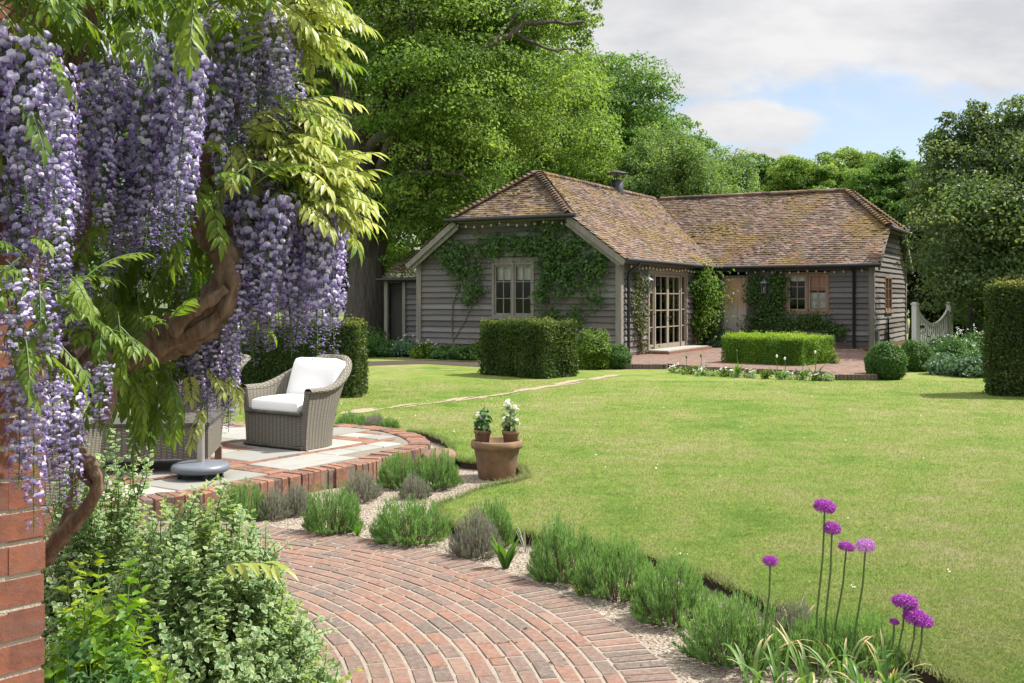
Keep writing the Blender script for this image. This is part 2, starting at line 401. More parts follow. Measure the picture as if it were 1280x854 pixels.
def mk_flag():
    m, t, b, o = mat('pale_flagstone')
    c = ramp(t, attr(t, 'rnd'), [(0, (.19, .19, .175)), (.5, (.255, .255, .235)), (1, (.32, .315, .29))])
    g = noise(t, objco(t), 3.0, 7, 0.65); c = mixc(t, mr(t, g, 0.45, 0.72, 0, .6), c, (.17, .155, .125))
    t.links.new(c, b.inputs['Base Color']); b.inputs['Roughness'].default_value = 0.85
    bump(t, b, noise(t, objco(t), 18, 5), 0.35, 0.006); return m
M['flag'] = mk_flag()
def mk_gravel():
    m, t, b, o = mat('bed_gravel')
    vz = N(t, 'ShaderNodeTexVoronoi'); vz.inputs['Scale'].default_value = 75; t.links.new(objco(t), vz.inputs['Vector'])
    hs = N(t, 'ShaderNodeSeparateColor'); t.links.new(vz.outputs['Color'], hs.inputs[0])
    c = ramp(t, hs.outputs[0], [(0, (.14, .11, .085)), (.5, (.26, .215, .17)), (1, (.38, .33, .27))])
    g = noise(t, objco(t), 2.2, 5); c = mixc(t, mr(t, g, 0.5, 0.72, 0, .6), c, (.16, .115, .08))
    t.links.new(c, b.inputs['Base Color']); b.inputs['Roughness'].default_value = 0.95
    bump(t, b, vz.outputs['Distance'], 1.0, 0.012); return m
M['gravel'] = mk_gravel()
M['worn'] = plain('worn_earthy_paving', (.27, .21, .145), .95, var=.35, nscale=9, bumps=.6)
M['pebble'] = mk_brick('pebbles', [(0, (.13, .10, .08)), (.5, (.27, .22, .18)), (1, (.44, .39, .33))], (.22, .18, .14), 60, 0.3)
M['soil'] = plain('dark_soil', (.045, .032, .022), 0.95, var=0.5, nscale=30, bumps=1.0)
LAWN = [(.40, (.080, .155, .024)), (.465, (.135, .205, .038)), (.51, (.175, .22, .055)), (.555, (.205, .222, .075)), (.62, (.27, .25, .13))]
def lawn_col(t):
    n1_ = noise(t, objco(t), 0.5, 3); n2_ = noise(t, objco(t), 1.9, 6, 0.68)
    return ramp(t, mth(t, 'ADD', mth(t, 'MULTIPLY', n1_, .36), mth(t, 'ADD', mth(t, 'MULTIPLY', n2_, .44), mth(t, 'MULTIPLY', noise(t, objco(t), 8.5, 4, .7), .22))), LAWN)
def mk_blade():
    m, t, b, o = mat('grass_blades')
    c = mixc(t, mr(t, attr(t, 'rnd'), 0, 1, .25, .7), lawn_col(t), ramp(t, attr(t, 'rnd'), [(0, (.085, .155, .03)), (.5, (.145, .20, .045)), (1, (.31, .295, .17))]))
    t.links.new(c, b.inputs['Base Color']); b.inputs['Roughness'].default_value = .6; b.inputs['Specular IOR Level'].default_value = .15
    tr = N(t, 'ShaderNodeBsdfTranslucent'); t.links.new(c, tr.inputs[0]); ms = N(t, 'ShaderNodeMixShader'); ms.inputs[0].default_value = .5
    t.links.new(b.outputs[0], ms.inputs[1]); t.links.new(tr.outputs[0], ms.inputs[2]); t.links.new(ms.outputs[0], o.inputs[0]); return m
M['grassb'] = mk_blade()
def mk_lawn():
    m, t, b, o = mat('mown_lawn')
    n3_ = noise(t, objco(t, (1, .45, 1)), 42, 6, 0.75); c = lawn_col(t)
    c = mixc(t, mr(t, n3_, 0.35, 0.65, 0, .35), c, (.10, .14, .018))
    t.links.new(c, b.inputs['Base Color']); b.inputs['Roughness'].default_value = 0.9; b.inputs['Specular IOR Level'].default_value = 0.1
    bump(t, b, n3_, 0.9, 0.03); return m
M['lawn'] = mk_lawn()
M['ground'] = plain('meadow_ground', (.07, .10, .025), 0.95, var=0.3, nscale=0.8)
M['black'] = plain('black_painted_metal', (.012, .014, .018), 0.45, var=0.2)
M['lead'] = plain('grey_lead', (.16, .18, .21), 0.55)
M['gate'] = plain('pale_grey_paint', (.58, .58, .56), 0.5, var=0.08)
M['fence'] = mk_wood('mossy_fence_wood', (.09, .09, .05), (.17, .16, .09))
def mk_glass():
    m, t, b, o = mat('window_glass')
    gl = N(t, 'ShaderNodeBsdfGlossy'); gl.inputs['Roughness'].default_value = 0.02
    trn = N(t, 'ShaderNodeBsdfTransparent'); fr = N(t, 'ShaderNodeFresnel'); fr.inputs[0].default_value = 1.5
    ms = N(t, 'ShaderNodeMixShader'); t.links.new(fr.outputs[0], ms.inputs[0]); t.links.new(trn.outputs[0], ms.inputs[1]); t.links.new(gl.outputs[0], ms.inputs[2])
    t.links.new(ms.outputs[0], o.inputs[0]); return m
M['glass'] = mk_glass()
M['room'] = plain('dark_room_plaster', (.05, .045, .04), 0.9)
M['blind'] = plain('cream_blind_cloth', (.62, .62, .54), 0.9, var=0.05)  # also paints the pale reflection in the wing's right casement
M['blindr'] = plain('terracotta_blind_cloth', (.50, .22, .12), 0.9, var=0.1)  # paints the warm reflection in the glass as an orange panel
M['bulb'] = plain('frosted_bulb', (.62, .58, .50), 0.3, var=0.03)
M['cushion'] = plain('white_cushion_cloth', (.80, .79, .78), 0.9, var=0.03, nscale=3)
M['umbase'] = plain('grey_plastic', (.11, .125, .15), 0.42, var=0.06)
M['steel'] = plain('brushed_steel', (.42, .40, .38), 0.35, metal=0.6)
def mk_wicker():
    m, t, b, o = mat('grey_wicker')
    uvn = N(t, 'ShaderNodeUVMap'); sp = N(t, 'ShaderNodeSeparateXYZ'); t.links.new(uvn.outputs[0], sp.inputs[0])
    uu = mth(t, 'MULTIPLY', sp.outputs[0], 2 * PI / 0.046); vv = mth(t, 'MULTIPLY', sp.outputs[1], 2 * PI / 0.012)
    st = mth(t, 'POWER', mth(t, 'ABSOLUTE', mth(t, 'SINE', mth(t, 'MULTIPLY', uu, .5))), 0.6)
    par = mth(t, 'SIGN', mth(t, 'SINE', mth(t, 'MULTIPLY', vv, .5)))
    hh = mth(t, 'ADD', mth(t, 'MULTIPLY', mth(t, 'MULTIPLY', mth(t, 'SINE', mth(t, 'MULTIPLY', uu, .5)), par), .35), mth(t, 'ABSOLUTE', mth(t, 'SINE', mth(t, 'MULTIPLY', vv, .5))))
    hh = mth(t, 'MULTIPLY', hh, st)
    nz = noise(t, objco(t), 14, 4)
    c = ramp(t, hh, [(0.0, (.03, .026, .02)), (.45, (.145, .13, .10)), (1, (.255, .23, .18))])
    c = mixc(t, mr(t, nz, .35, .7, 0, .5), c, (.125, .115, .085))
    t.links.new(c, b.inputs['Base Color']); b.inputs['Roughness'].default_value = 0.6
    bump(t, b, hh, 0.8, 0.008); return m
M['wicker'] = mk_wicker()
def mk_terra(name, c1, c2, c3):
    m, t, b, o = mat(name)
    g = noise(t, objco(t), 7, 6, 0.6); g2 = noise(t, objco(t, (1, 1, .4)), 14, 5)
    c = ramp(t, g, [(.3, c1), (.6, c2)]); c = mixc(t, mr(t, g2, .5, .75, 0, .7), c, c3)
    t.links.new(c, b.inputs['Base Color']); b.inputs['Roughness'].default_value = 0.88; bump(t, b, g2, .25, .004); return m
M['terra'] = mk_terra('weathered_terracotta', (.10, .065, .038), (.22, .125, .065), (.10, .082, .056))
M['terra2'] = mk_terra('small_terracotta', (.15, .08, .05), (.23, .12, .07), (.12, .08, .055))
M['compost'] = plain('dark_compost', (.03, .02, .015), 0.95, var=0.5, nscale=40, bumps=1.0)

# ------------------------------------------------------------------ leaf shapes (x along the leaf, z its upper side)
KITE = (np.array([[0, 0, 0], [.45, .34, .05], [1, 0, -.08], [.45, -.34, .05]]), [np.array([[0, 1, 2, 3]])], None)
def leaf_shape(w=0.32, fold=0.12, droop=0.25):
    xs = np.array([0, .33, .68, 1.0]); ww = np.array([0, w, w * .72, 0])
    v_ = [[x, 0, -droop * x * x] for x in xs] + [[xs[i], ww[i], fold - droop * xs[i] ** 2] for i in (1, 2)] + [[xs[i], -ww[i], fold - droop * xs[i] ** 2] for i in (1, 2)]
    return (np.array(v_), [np.array([[1, 2, 5, 4], [2, 1, 6, 7]]), np.array([[0, 1, 4], [2, 3, 5], [1, 0, 6], [3, 2, 7]])],
            np.array([0, 0, 0, 1.0, 1, 1, 1, 1]))
LEAF = leaf_shape()
ROUND = leaf_shape(0.46, 0.06, 0.15)
ROUND = (ROUND[0], ROUND[1], np.array([.0, 0, 0.1, 1, 1, 1, 1, 1.0]))

def foliage(mb, pos, outward, size, r=rng, upb=0.4, spread=0.9, T=KITE, rnd=None, mi=0, sv=0.35):
    """leaves at pos with their faces turned loosely outward and up"""
    n = len(pos)
    nr = norm(outward * 1.0 + np.array([0, 0, upb]) + r.normal(size=(n, 3)) * spread)
    d = norm(np.cross(nr, rdir(n, r)))
    d[:, 2] -= 0.25; d = norm(d)
    s_ = size * (1 + sv * (r.random(n) * 2 - 1))
    mb.scatter(T, pos, frames(d, nr), s_, r.random(n) if rnd is None else rnd, mi)

# ------------------------------------------------------------------ ground, lawn, beds, paths
mb = MB()
mb.add([[-900, -300, -.13], [900, -300, -.13], [900, 1500, -.13], [-900, 1500, -.13]], [[[0, 1, 2, 3]]])
mb.build('ground', M['ground'], kind='structure')

def smooth_poly(P, k=4):
    P = np.asarray(P, float); out = []
    for i in range(len(P) - 1):
        p0 = P[max(i - 1, 0)]; p1 = P[i]; p2 = P[i + 1]; p3 = P[min(i + 2, len(P) - 1)]
        for j in range(k):
            t_ = j / k
            out.append(0.5 * ((2 * p1) + (-p0 + p2) * t_ + (2 * p0 - 5 * p1 + 4 * p2 - p3) * t_ ** 2 + (-p0 + 3 * p1 - 3 * p2 + p3) * t_ ** 3))
    out.append(P[-1]); return np.array(out)
bedpx = [(1330, 905), (1215, 862), (1160, 836), (1100, 800), (1020, 772), (971, 756), (911, 731), (880, 718), (800, 692), (740, 680), (680, 671), (640, 664), (600, 660), (566, 656),
         (553, 644), (548, 632), (572, 622), (607, 609), (640, 603), (657, 597), (655, 588), (645, 582), (622, 579), (592, 578), (575, 575), (563, 569), (566, 561), (556, 551), (545, 546), (528, 541), (508, 538)]
bed_edge = smooth_poly(np.array([G(*p)[:2] for p in bedpx]), 4)
wob = np.stack([np.sin(np.arange(len(bed_edge)) * 2.1), np.cos(np.arange(len(bed_edge)) * 1.7)], -1) * 0.012
bed_edge = bed_edge + wob
lawn_poly = np.vstack([bed_edge, [[-1.6, 11.75], [-2.2, 12.3], [-8, 13.0], [-60, 13], [-60, 90], [70, 90], [70, 1.0], [8, 1.0]]])
def poly_mesh(P, z):
    bm = bmesh.new(); vs = [bm.verts.new((p[0], p[1], z)) for p in P]
    f = bm.faces.new(vs); bm.normal_update()
    if f.normal.z < 0: bmesh.ops.reverse_faces(bm, faces=[f])
    bmesh.ops.triangulate(bm, faces=[f]); return bm
def flat(name, P, z, m, skirt=0.0, mskirt=None, rng_skirt=None, parent=None, kind='structure'):
    bm = poly_mesh(P, z)
    if skirt:
        n = len(P)
        for i in (rng_skirt if rng_skirt is not None else range(n)):
            a, b_ = P[i], P[(i + 1) % n]
            q = [bm.verts.new((a[0], a[1], z)), bm.verts.new((b_[0], b_[1], z)), bm.verts.new((b_[0], b_[1], z - skirt)), bm.verts.new((a[0], a[1], z - skirt))]
            f = bm.faces.new(q); f.material_index = 1
    me = bpy.data.meshes.new(name); bm.to_mesh(me); bm.free()
    me.materials.append(m)
    if mskirt: me.materials.append(mskirt)
    o = bpy.data.objects.new(name, me); COL.objects.link(o); o.parent = parent
    if kind: o['kind'] = kind
    return o
flat('lawn', lawn_poly, 0.0, M['lawn'], 0.12, M['soil'], range(len(bed_edge) - 1))
flat('gravel_bed', [(-9, -1), (9, -1), (9, 5), (2.2, 6), (2.2, 10), (0, 12.6), (-9, 13.6)], -0.072, M['gravel'])

def inside(P, pts):
    x, y = pts[:, 0], pts[:, 1]; r = np.zeros(len(pts), bool); n = len(P); j = n - 1
    for i in range(n):
        xi, yi = P[i]; xj, yj = P[j]
        c = ((yi > y) != (yj > y)) & (x < (xj - xi) * (y - yi) / (yj - yi + 1e-12) + xi)
        r ^= c; j = i
    return r
def blades():
    mb = MB(); r = np.random.default_rng(3)
    T = (np.array([[0, -.5, 0], [0, .5, 0], [.35, .3, .62], [.35, -.3, .62], [.85, 0, 1.0]]), [np.array([[0, 1, 2, 3]]), np.array([[3, 2, 4]])], None)
    n = 1050000
    q = r.random(n); y0, y1 = 4.2, 20.0
    y = (y0 ** -.6 + q * (y1 ** -.6 - y0 ** -.6)) ** (1 / -.6)
    p = np.stack([(r.random(n) * 1.5 - .75) * y + (r.random(n) - .5) * 2.0, y], -1); p = p[inside(lawn_poly, p)]
    n = len(p); pos = np.c_[p, np.full(n, -.002)]; a = r.random(n) * 2 * PI
    R = np.zeros((n, 3, 3)); R[:, 0, 0] = np.cos(a); R[:, 1, 0] = np.sin(a); R[:, 0, 1] = -np.sin(a); R[:, 1, 1] = np.cos(a); R[:, 2, 2] = 1
    hh = .015 * (.4 + 1.0 * r.random(n)); wv = .0025 * np.maximum(1, p[:, 1] / 6.0)
    mb.scatter(T, pos, R, np.stack([hh * (.5 + 1.6 * r.random(n)), wv, hh], -1), np.clip(r.normal(.42, .24, n), 0, 1))
    # long untidy fringe along the cut edge
    k = r.integers(4, len(bed_edge) - 2, 5200); tt = r.random(len(k))
    p = bed_edge[k] * (1 - tt[:, None]) + bed_edge[k + 1] * tt[:, None] + r.normal(size=(len(k), 2)) * .02
    n = len(p); a = r.random(n) * 2 * PI
    R = np.zeros((n, 3, 3)); R[:, 0, 0] = np.cos(a); R[:, 1, 0] = np.sin(a); R[:, 0, 1] = -np.sin(a); R[:, 1, 1] = np.cos(a); R[:, 2, 2] = 1
    hh = .03 + .035 * r.random(n)
    mb.scatter(T, np.c_[p, np.full(n, -.01)], R, np.stack([hh * (.6 + 1.1 * r.random(n)), np.full(n, .006), hh], -1), r.random(n))
    mb.build('lawn_grass', M['grassb'], kind='stuff', label='short mown grass of the sunlit lawn', cat='grass')
blades()

# fan of paving bricks
CP = np.array([-2.98, 4.0]); RO = 3.735
def chamfer_brick(mb, P4, z0, z1, rnd, ch=0.006, jit=0.0015, zj=1.0):
    """P4: four plan corners counter-clockwise"""
    P4 = np.asarray(P4, float); c = P4.mean(0)
    P4 = P4 + rng.normal(size=(4, 2)) * jit
    inn = P4 + (c - P4) / np.linalg.norm(c - P4, axis=1, keepdims=True) * ch * 1.5
    zt = z1 + np.clip(rng.normal() * .7 + rng.normal(size=4) * .5, -1.6, 1.6) * jit * zj
    V = np.vstack([np.c_[P4, np.full(4, z0)], np.c_[P4, zt - ch], np.c_[inn, zt]])
    fs = [[8, 9, 10, 11]]
    for i in range(4):
        j = (i + 1) % 4
        fs += [[i, j, 4 + j, 4 + i], [4 + i, 4 + j, 8 + j, 8 + i]]
    mb.add(V, [fs], rnd)
def path():
    z = -.058
    mb = MB()
    a0, a1 = math.radians(-60), math.radians(150)
    th = np.linspace(a0, a1, 90)
    P = np.vstack([CP + (RO + .01) * np.stack([np.cos(th), np.sin(th)], -1), CP + .4 * np.stack([np.cos(th[::-1]), np.sin(th[::-1])], -1)])
    bm = poly_mesh(P, z - .0045); me = bpy.data.meshes.new('mortar'); bm.to_mesh(me); bm.free(); me.materials.append(M['mortarp'])
    o = bpy.data.objects.new('path_joints', me); COL.objects.link(o); o['kind'] = 'structure'
    def arc(r0, r1, ta, tb, rnd):
        pt = lambda r_, t_: CP + r_ * np.array([math.cos(t_), math.sin(t_)])
        chamfer_brick(mb, [pt(r0, ta), pt(r1, ta), pt(r1, tb), pt(r0, tb)], z - .04, z, rnd, .004, .002, .7)
    t_ = a0                                  # border of bricks laid across, on edge
    while t_ < a1:
        w = (.062 + rng.normal() * .004) / RO
        arc(RO - .222 + rng.normal() * .005, RO + rng.normal() * .008, t_, t_ + w, float(np.clip(rng.normal(.33, .22), 0, 1)))
        t_ += w + (.016 + abs(rng.normal()) * .004) / RO
    r_ = RO - .236
    while r_ > .5:
        w = .074; t_ = a0 + rng.random() * .2 / r_
        while t_ < a1:
            l = (.178 + rng.normal() * .014) / r_
            if rng.random() < .12: l *= .55
            rn = rng.random(); rn = rn * .3 if rng.random() < .26 else .3 + .7 * rn
            if l * r_ > .26 or r_ < 1: l = .2 / r_
            arc(r_ - w, r_, t_, t_ + l, rn)
            t_ += l + (.008 + abs(rng.normal()) * .003) / r_
        r_ -= w + .0165
    mb.build('brick_path', M['paver'], kind='structure')
path()

# pebbles and litter on the gravel
def pebbles():
    mb = MB(); r = np.random.default_rng(9)
    n = 42000
    p = np.stack([r.uniform(-2.8, 3.2, n), r.uniform(4.0, 10.6, n)], -1)
    p = p[~inside(lawn_poly, p)]
    p = p[np.hypot(*(p - CP).T) > RO + .015]
    n = len(p)
    th = np.arange(5) * 2 * PI / 5
    tv = np.vstack([np.c_[np.cos(th), np.sin(th), np.zeros(5)], np.c_[.6 * np.cos(th + .4), .6 * np.sin(th + .4), np.full(5, .55)], [[0, 0, .7]]])
    tf = [np.array([[i, (i + 1) % 5, 5 + (i + 1) % 5, 5 + i] for i in range(5)]), np.array([[5 + i, 5 + (i + 1) % 5, 10] for i in range(5)])]
    a = r.random(n) * 2 * PI
    R = np.zeros((n, 3, 3)); R[:, 0, 0] = np.cos(a); R[:, 1, 0] = np.sin(a); R[:, 0, 1] = -np.sin(a); R[:, 1, 1] = np.cos(a); R[:, 2, 2] = 1
    s_ = .0045 + .006 * r.random(n) ** 3
    mb.scatter((tv, tf, None), np.c_[p, np.full(n, -.073)], R, np.stack([s_ * (1 + .6 * r.random(n)), s_, s_], -1), r.random(n))
    mb.build('gravel_stones', M['pebble'], kind='stuff', label='loose pale gravel between the lavender plants', cat='gravel')
pebbles()

def litter():
    mb = MB(); r = np.random.default_rng(19); n = 420
    a = r.uniform(-.6, 2.4, n); q = RO + .25 - np.abs(r.normal(size=n)) * .8
    p = np.stack([CP[0] + q * np.cos(a), CP[1] + q * np.sin(a)], -1)
    nr = norm(np.tile([0, 0, 1.0], (n, 1)) + r.normal(size=(n, 3)) * .3)
    mb.scatter(LEAF, np.c_[p, np.full(n, -.052)], frames(norm(np.cross(nr, rdir(n, r))), nr), .008 + .016 * r.random(n) ** 2, r.random(n))
    mb.build('fallen_leaves', M['litter'], kind='stuff', label='small fallen leaves and petals on the paving', cat='leaf litter')
    mb = MB(); n = 110
    y = 4.6 + 13 * r.random(n) ** 1.3; p = np.stack([(r.random(n) - .5) * y * 1.05, y], -1); p = p[inside(lawn_poly, p)]; n = len(p)
    nr = norm(np.tile([0, 0, 1.0], (n, 1)) + r.normal(size=(n, 3)) * .35)
    for k in range(3): mb.scatter(ROUND, np.c_[p, np.full(n, .016)] + r.normal(size=(n, 3)) * .004, frames(norm(np.cross(nr, rdir(n, r))), nr), .009 + .006 * r.random(n), r.random(n))
    mb.build('lawn_daisies', M['petalw'], kind='stuff', label='tiny white daisies dotted over the lawn', cat='daisies')
litter()

# raised patio: brick edging, brick bands, flagstones
PZ = 0.10
front = [G(*p, PZ)[:2] for p in ((252, 617), (298, 608.5), (344.6, 600), (392.5, 590), (430, 584), (460, 579), (485, 570), (510, 563.8), (528, 559.5))]
tip = [G(*p, PZ)[:2] for p in ((536, 556), (537, 552), (532, 548), (522, 543), (510, 540), (497, 536.6), (460, 532.5), (423, 529.6))]
edge_line = smooth_poly(np.array(front + tip), 5)
patio_poly = np.vstack([[[-3.3, 7.2], [-7.5, 7.0], [-7.5, 12.9], [-3.2, 12.5]][0:1], edge_line, [[-3.2, 12.45], [-7.5, 12.9], [-7.5, 7.0]]])
full_edge = np.vstack([[[-5.2, 7.1], [-3.3, 7.2]], edge_line])
flat('patio_base', patio_poly, PZ - .012, M['joint'], 0.22, M['joint'])
def resample(P, step):
    d = np.r_[0, np.cumsum(np.linalg.norm(np.diff(P, axis=0), axis=1))]
    s_ = np.arange(0, d[-1], step)
    return np.stack([np.interp(s_, d, P[:, i]) for i in (0, 1)], -1)
def patio():
    mb = MB()
    Q = resample(full_edge, 0.078)
    for i in range(len(Q) - 1):
        t_ = norm(Q[i + 1] - Q[i]); nrm = np.array([t_[1], -t_[0]])      # outward (right of travel = toward the bed)
        a = Q[i] + t_ * .005; b_ = Q[i + 1] - t_ * .005
        o_ = .008 + rng.normal() * .005
        chamfer_brick(mb, [a + nrm * o_, b_ + nrm * o_, b_ - nrm * .215, a - nrm * .215], -.09, PZ + .004 + rng.normal() * .003, float(rng.random()), .008, .002)
    mb.build('patio_edging', M['edgebrick'], kind='structure')
    e = full_edge
    # inner area: flagstones divided by bands of brick, turned with the front edge
    ang = math.atan2(front[3][1] - front[0][1], front[3][0] - front[0][0])
    ex = np.array([math.cos(ang), math.sin(ang)]); ey = np.array([-ex[1], ex[0]])
    o0 = front[0] + ey * .235
    inner = patio_poly.copy()
    mf = MB(); mk = MB()
    def ok(c):
        if not inside(patio_poly, c[None])[0]: return False
        return np.min(np.linalg.norm(edge_line - c, axis=1)) > .23
    vrow = 0.0; k = 0
    while vrow < 5.4:
        hgt = (0.55, 0.62, 0.48)[k % 3]
        u0 = -5.6
        while u0 < 3.4:
            w = rng.uniform(.55, .95)
            sub = 6
            cells = []
            c = o0 + ex * (u0 + w / 2) + ey * (vrow + hgt / 2)
            pts = [o0 + ex * (u0 + a_) + ey * (vrow + b_) for a_, b_ in ((.012, .012), (w - .012, .012), (w - .012, hgt - .012), (.012, hgt - .012))]
            done = np.zeros((1, 1))
            if all(ok(p) for p in pts): chamfer_brick(mf, pts, PZ - .03, PZ + .002, float(rng.random()), .006, .002)
            else:
                for (a0_, a1_, b0_, b1_) in ((0, .5, 0, .5), (.5, 1, 0, .5), (0, .5, .5, 1), (.5, 1, .5, 1)):
                    q4 = [o0 + ex * (u0 + w * a_) + ey * (vrow + hgt * b_) for a_, b_ in ((a0_ + .01, b0_ + .015), (a1_ - .01, b0_ + .015), (a1_ - .01, b1_ - .015), (a0_ + .01, b1_ - .015))]
                    if all(ok(p) for p in q4): chamfer_brick(mf, q4, PZ - .03, PZ + .002, float(rng.random()), .006, .002); continue
                    for a_ in np.arange(w * a0_, w * a1_ - .09, .105):
                        p4 = [o0 + ex * (u0 + a_ + q) + ey * (vrow + hgt * b0_ + s_) for q, s_ in ((.004, .004), (.1, .004), (.1, hgt * .5 - .008), (.004, hgt * .5 - .008))]
                        if all(ok(p) for p in p4): chamfer_brick(mk, p4, PZ - .03, PZ + .001, float(rng.random()), .005, .0015)
            u0 += w
            if rng.random() < .22:
                for b_ in np.arange(0, hgt, .105):
                    p4 = [o0 + ex * (u0 + q) + ey * (vrow + b_ + s_) for q, s_ in ((.004, .004), (.215, .004), (.215, .1), (.004, .1))]
                    if all(ok(p) for p in p4): chamfer_brick(mk, p4, PZ - .03, PZ + .001, float(rng.random()), .005, .0015)
                u0 += .22
        vrow += hgt
        u0 = -5.6
        if k % 2 == 0:
            while u0 < 3.4:                        # a band of bricks between rows of stone
                p4 = [o0 + ex * (u0 + q) + ey * (vrow + s_) for q, s_ in ((.005, .006), (.218, .006), (.218, .1), (.005, .1))]
                if all(ok(p) for p in p4): chamfer_brick(mk, p4, PZ - .03, PZ + .001, float(rng.random()), .005, .0015)
                u0 += .225
            vrow += .108
        k += 1
    mf.build('patio_flagstones', M['flag'], kind='structure'); mk.build('patio_bricks', M['edgebrick'], kind='structure')
    # low rounded step at the tip of the patio
    ms = MB()
    c = G(549, 566, .05)
    n = 26; th = np.linspace(0, 2 * PI, n, endpoint=False)
    rx, ry = .17, .34
    rings = []
    for (k_, z_) in ((1.0, -.08), (1.0, .02), (.97, .042), (.9, .055), (.02, .06)):
        rings.append(np.stack([c[0] + rx * k_ * np.cos(th), c[1] + ry * k_ * np.sin(th), np.full(n, z_)], -1))
    ms.grid(np.array(rings), rnd=.8, closed=True)
    ms.build('patio_step', M['paver'], kind='structure')
patio()

# worn stepping path through the lawn, in broken patches
def worn():
    mb = MB(); r = np.random.default_rng(12)
    LN = np.array([(425, 517.5), (459, 513.5), (503, 507.5), (545, 505), (583, 498.5), (634, 492), (668, 486), (700, 481.6), (750, 472), (790, 466)])
    L = []
    for k_ in range(34):
        q = r.random() * (len(LN) - 1); i0 = int(q); c = LN[i0] * (1 - q + i0) + LN[i0 + 1] * (q - i0)
        if .35 < (q * 1.37) % 1 < .55: continue
        L.append(((c[0], c[1] + r.normal() * .9), 10 + 34 * r.random(), 1.0 + 2.2 * r.random()))
    L += [((470 + 30 * i + r.normal() * 8, 463.2 + r.normal() * .4), 14 + 22 * r.random(), .8) for i in range(5)]
    for (p, wpx, hpx) in L:
        n = 30; th = np.linspace(0, 2 * PI, n, endpoint=False); zz = .004 + .0045 * r.random()
        k_ = 1 + .22 * np.sin(th * 3 + r.random() * 6) + .14 * np.sin(th * 7 + r.random() * 6) + r.normal(size=n) * .06
        slope = -0.145 if p[1] > 466 else 0.0
        pts = [G(p[0] + wpx / 2 * np.cos(t_) * kk, p[1] + slope * wpx / 2 * np.cos(t_) * kk + hpx / 2 * np.sin(t_) * kk)[:2] for t_, kk in zip(th, k_)]
        P = np.array(pts)
        mb.add(np.vstack([np.c_[P, np.full(n, zz)], [np.r_[P.mean(0), zz + .006]]]), [np.array([[i, (i + 1) % n, n] for i in range(n)])], .5)
    mb.build('worn_path', M['worn'], kind='structure')
worn()
bp = [G(*p)[:2] for p in ((430, 459), (470, 457), (530, 455), (600, 459), (640, 462), (650, 455), (600, 452), (520, 450.5), (430, 453))]
flat('bed_path', bp, .006, M['soil'])

# ------------------------------------------------------------------ cottage (local frame: x to the right along the front, y to the back)
HA = math.radians(-29.0)
house = empty('cottage', (2.71, 26.2, 0), HA, 'timber weatherboarded cottage with mossy tiled half hipped roofs in an L shape', 'cottage')
def HL(x, y, z=0.0):                     # cottage coordinates to world
    c, s_ = math.cos(HA), math.sin(HA)
    return np.array([2.71 + c * x - s_ * y, 26.2 + s_ * x + c * y, z])
XC, RZ, SL, HS = -3.02, 5.05, 0.76, 0.82      # ridge line, ridge height, slopes
EZ = RZ - SL * 3.27
gz = lambda d: np.minimum(RZ - .05 - SL * np.abs(d), 3.80)
WALLS = {}
def wallframe(o, ex, n):
    o = np.array(o, float); ex = np.array(ex, float); n = np.array(n, float)
    def f(a, d, z): return o + ex * a + n * d + np.array([0, 0, z])
    return f
def boards(f, L, z0, top, openings, gable=None, seed=1):
    mb = MB(); r = np.random.default_rng(seed); z = z0; ex = .158
    while z < top:
        z1 = min(z + ex, top)
        segs = [(0.0, L)]
        if gable is not None:
            def ext(zz):
                if zz <= 2.70: return 0.0, L
                h = (RZ - .05 - zz) / SL
                return max(0, L / 2 - h), min(L, L / 2 + h)
        else: ext = lambda zz: (0.0, L)
        for (x0, x1, oz0, oz1) in openings:
            if z + ex * .8 > oz0 and z < oz1 - .02:
                ns = []
                for a, b in segs:
                    if x0 > a: ns.append((a, min(b, x0)))
                    if x1 < b: ns.append((max(a, x1), b))
                segs = [q for q in ns if q[1] - q[0] > .02]
        cut = []
        for a, b in segs:                      # butt joints along the length
            x_ = a
            while x_ < b - .02:
                e = min(b, x_ + r.uniform(2.2, 4.0))
                if b - e < .5: e = b
                cut.append((x_, e)); x_ = e
        for a, b in cut:
            (l0, r0), (l1, r1) = ext(z), ext(z1)
            a0, b0, a1, b1 = max(a, l0), min(b, r0), max(a, l1), min(b, r1)
            if b0 - a0 < .03 or b1 - a1 < .0: continue
            j = r.normal(size=4) * .004
            n_ = max(2, int((b - a) / .6)); ta = np.linspace(0, 1, n_ + 1)
            w = r.normal(size=n_ + 1) * .0035; w2 = r.normal(size=n_ + 1) * .002
            bot_o = np.array([f(a0 + (b0 - a0) * q, .056 + w2[i], z - .020 + w[i]) for i, q in enumerate(ta)])
            bot_i = np.array([f(a0 + (b0 - a0) * q, .0, z - .020 + w[i]) for i, q in enumerate(ta)])
            top_o = np.array([f(a1 + (b1 - a1) * q, .006 + w2[i] * .5, z1 + .004) for i, q in enumerate(ta)])
            mb.grid(np.array([bot_i, bot_o, top_o]), float(np.clip(r.normal(.5, .27), 0, 1)), smooth=False)
            for e_ in (0, -1):
                mb.add(np.array([bot_i[e_], bot_o[e_], top_o[e_]]), [[[0, 1, 2]]], .2)
        z = z1
    return mb
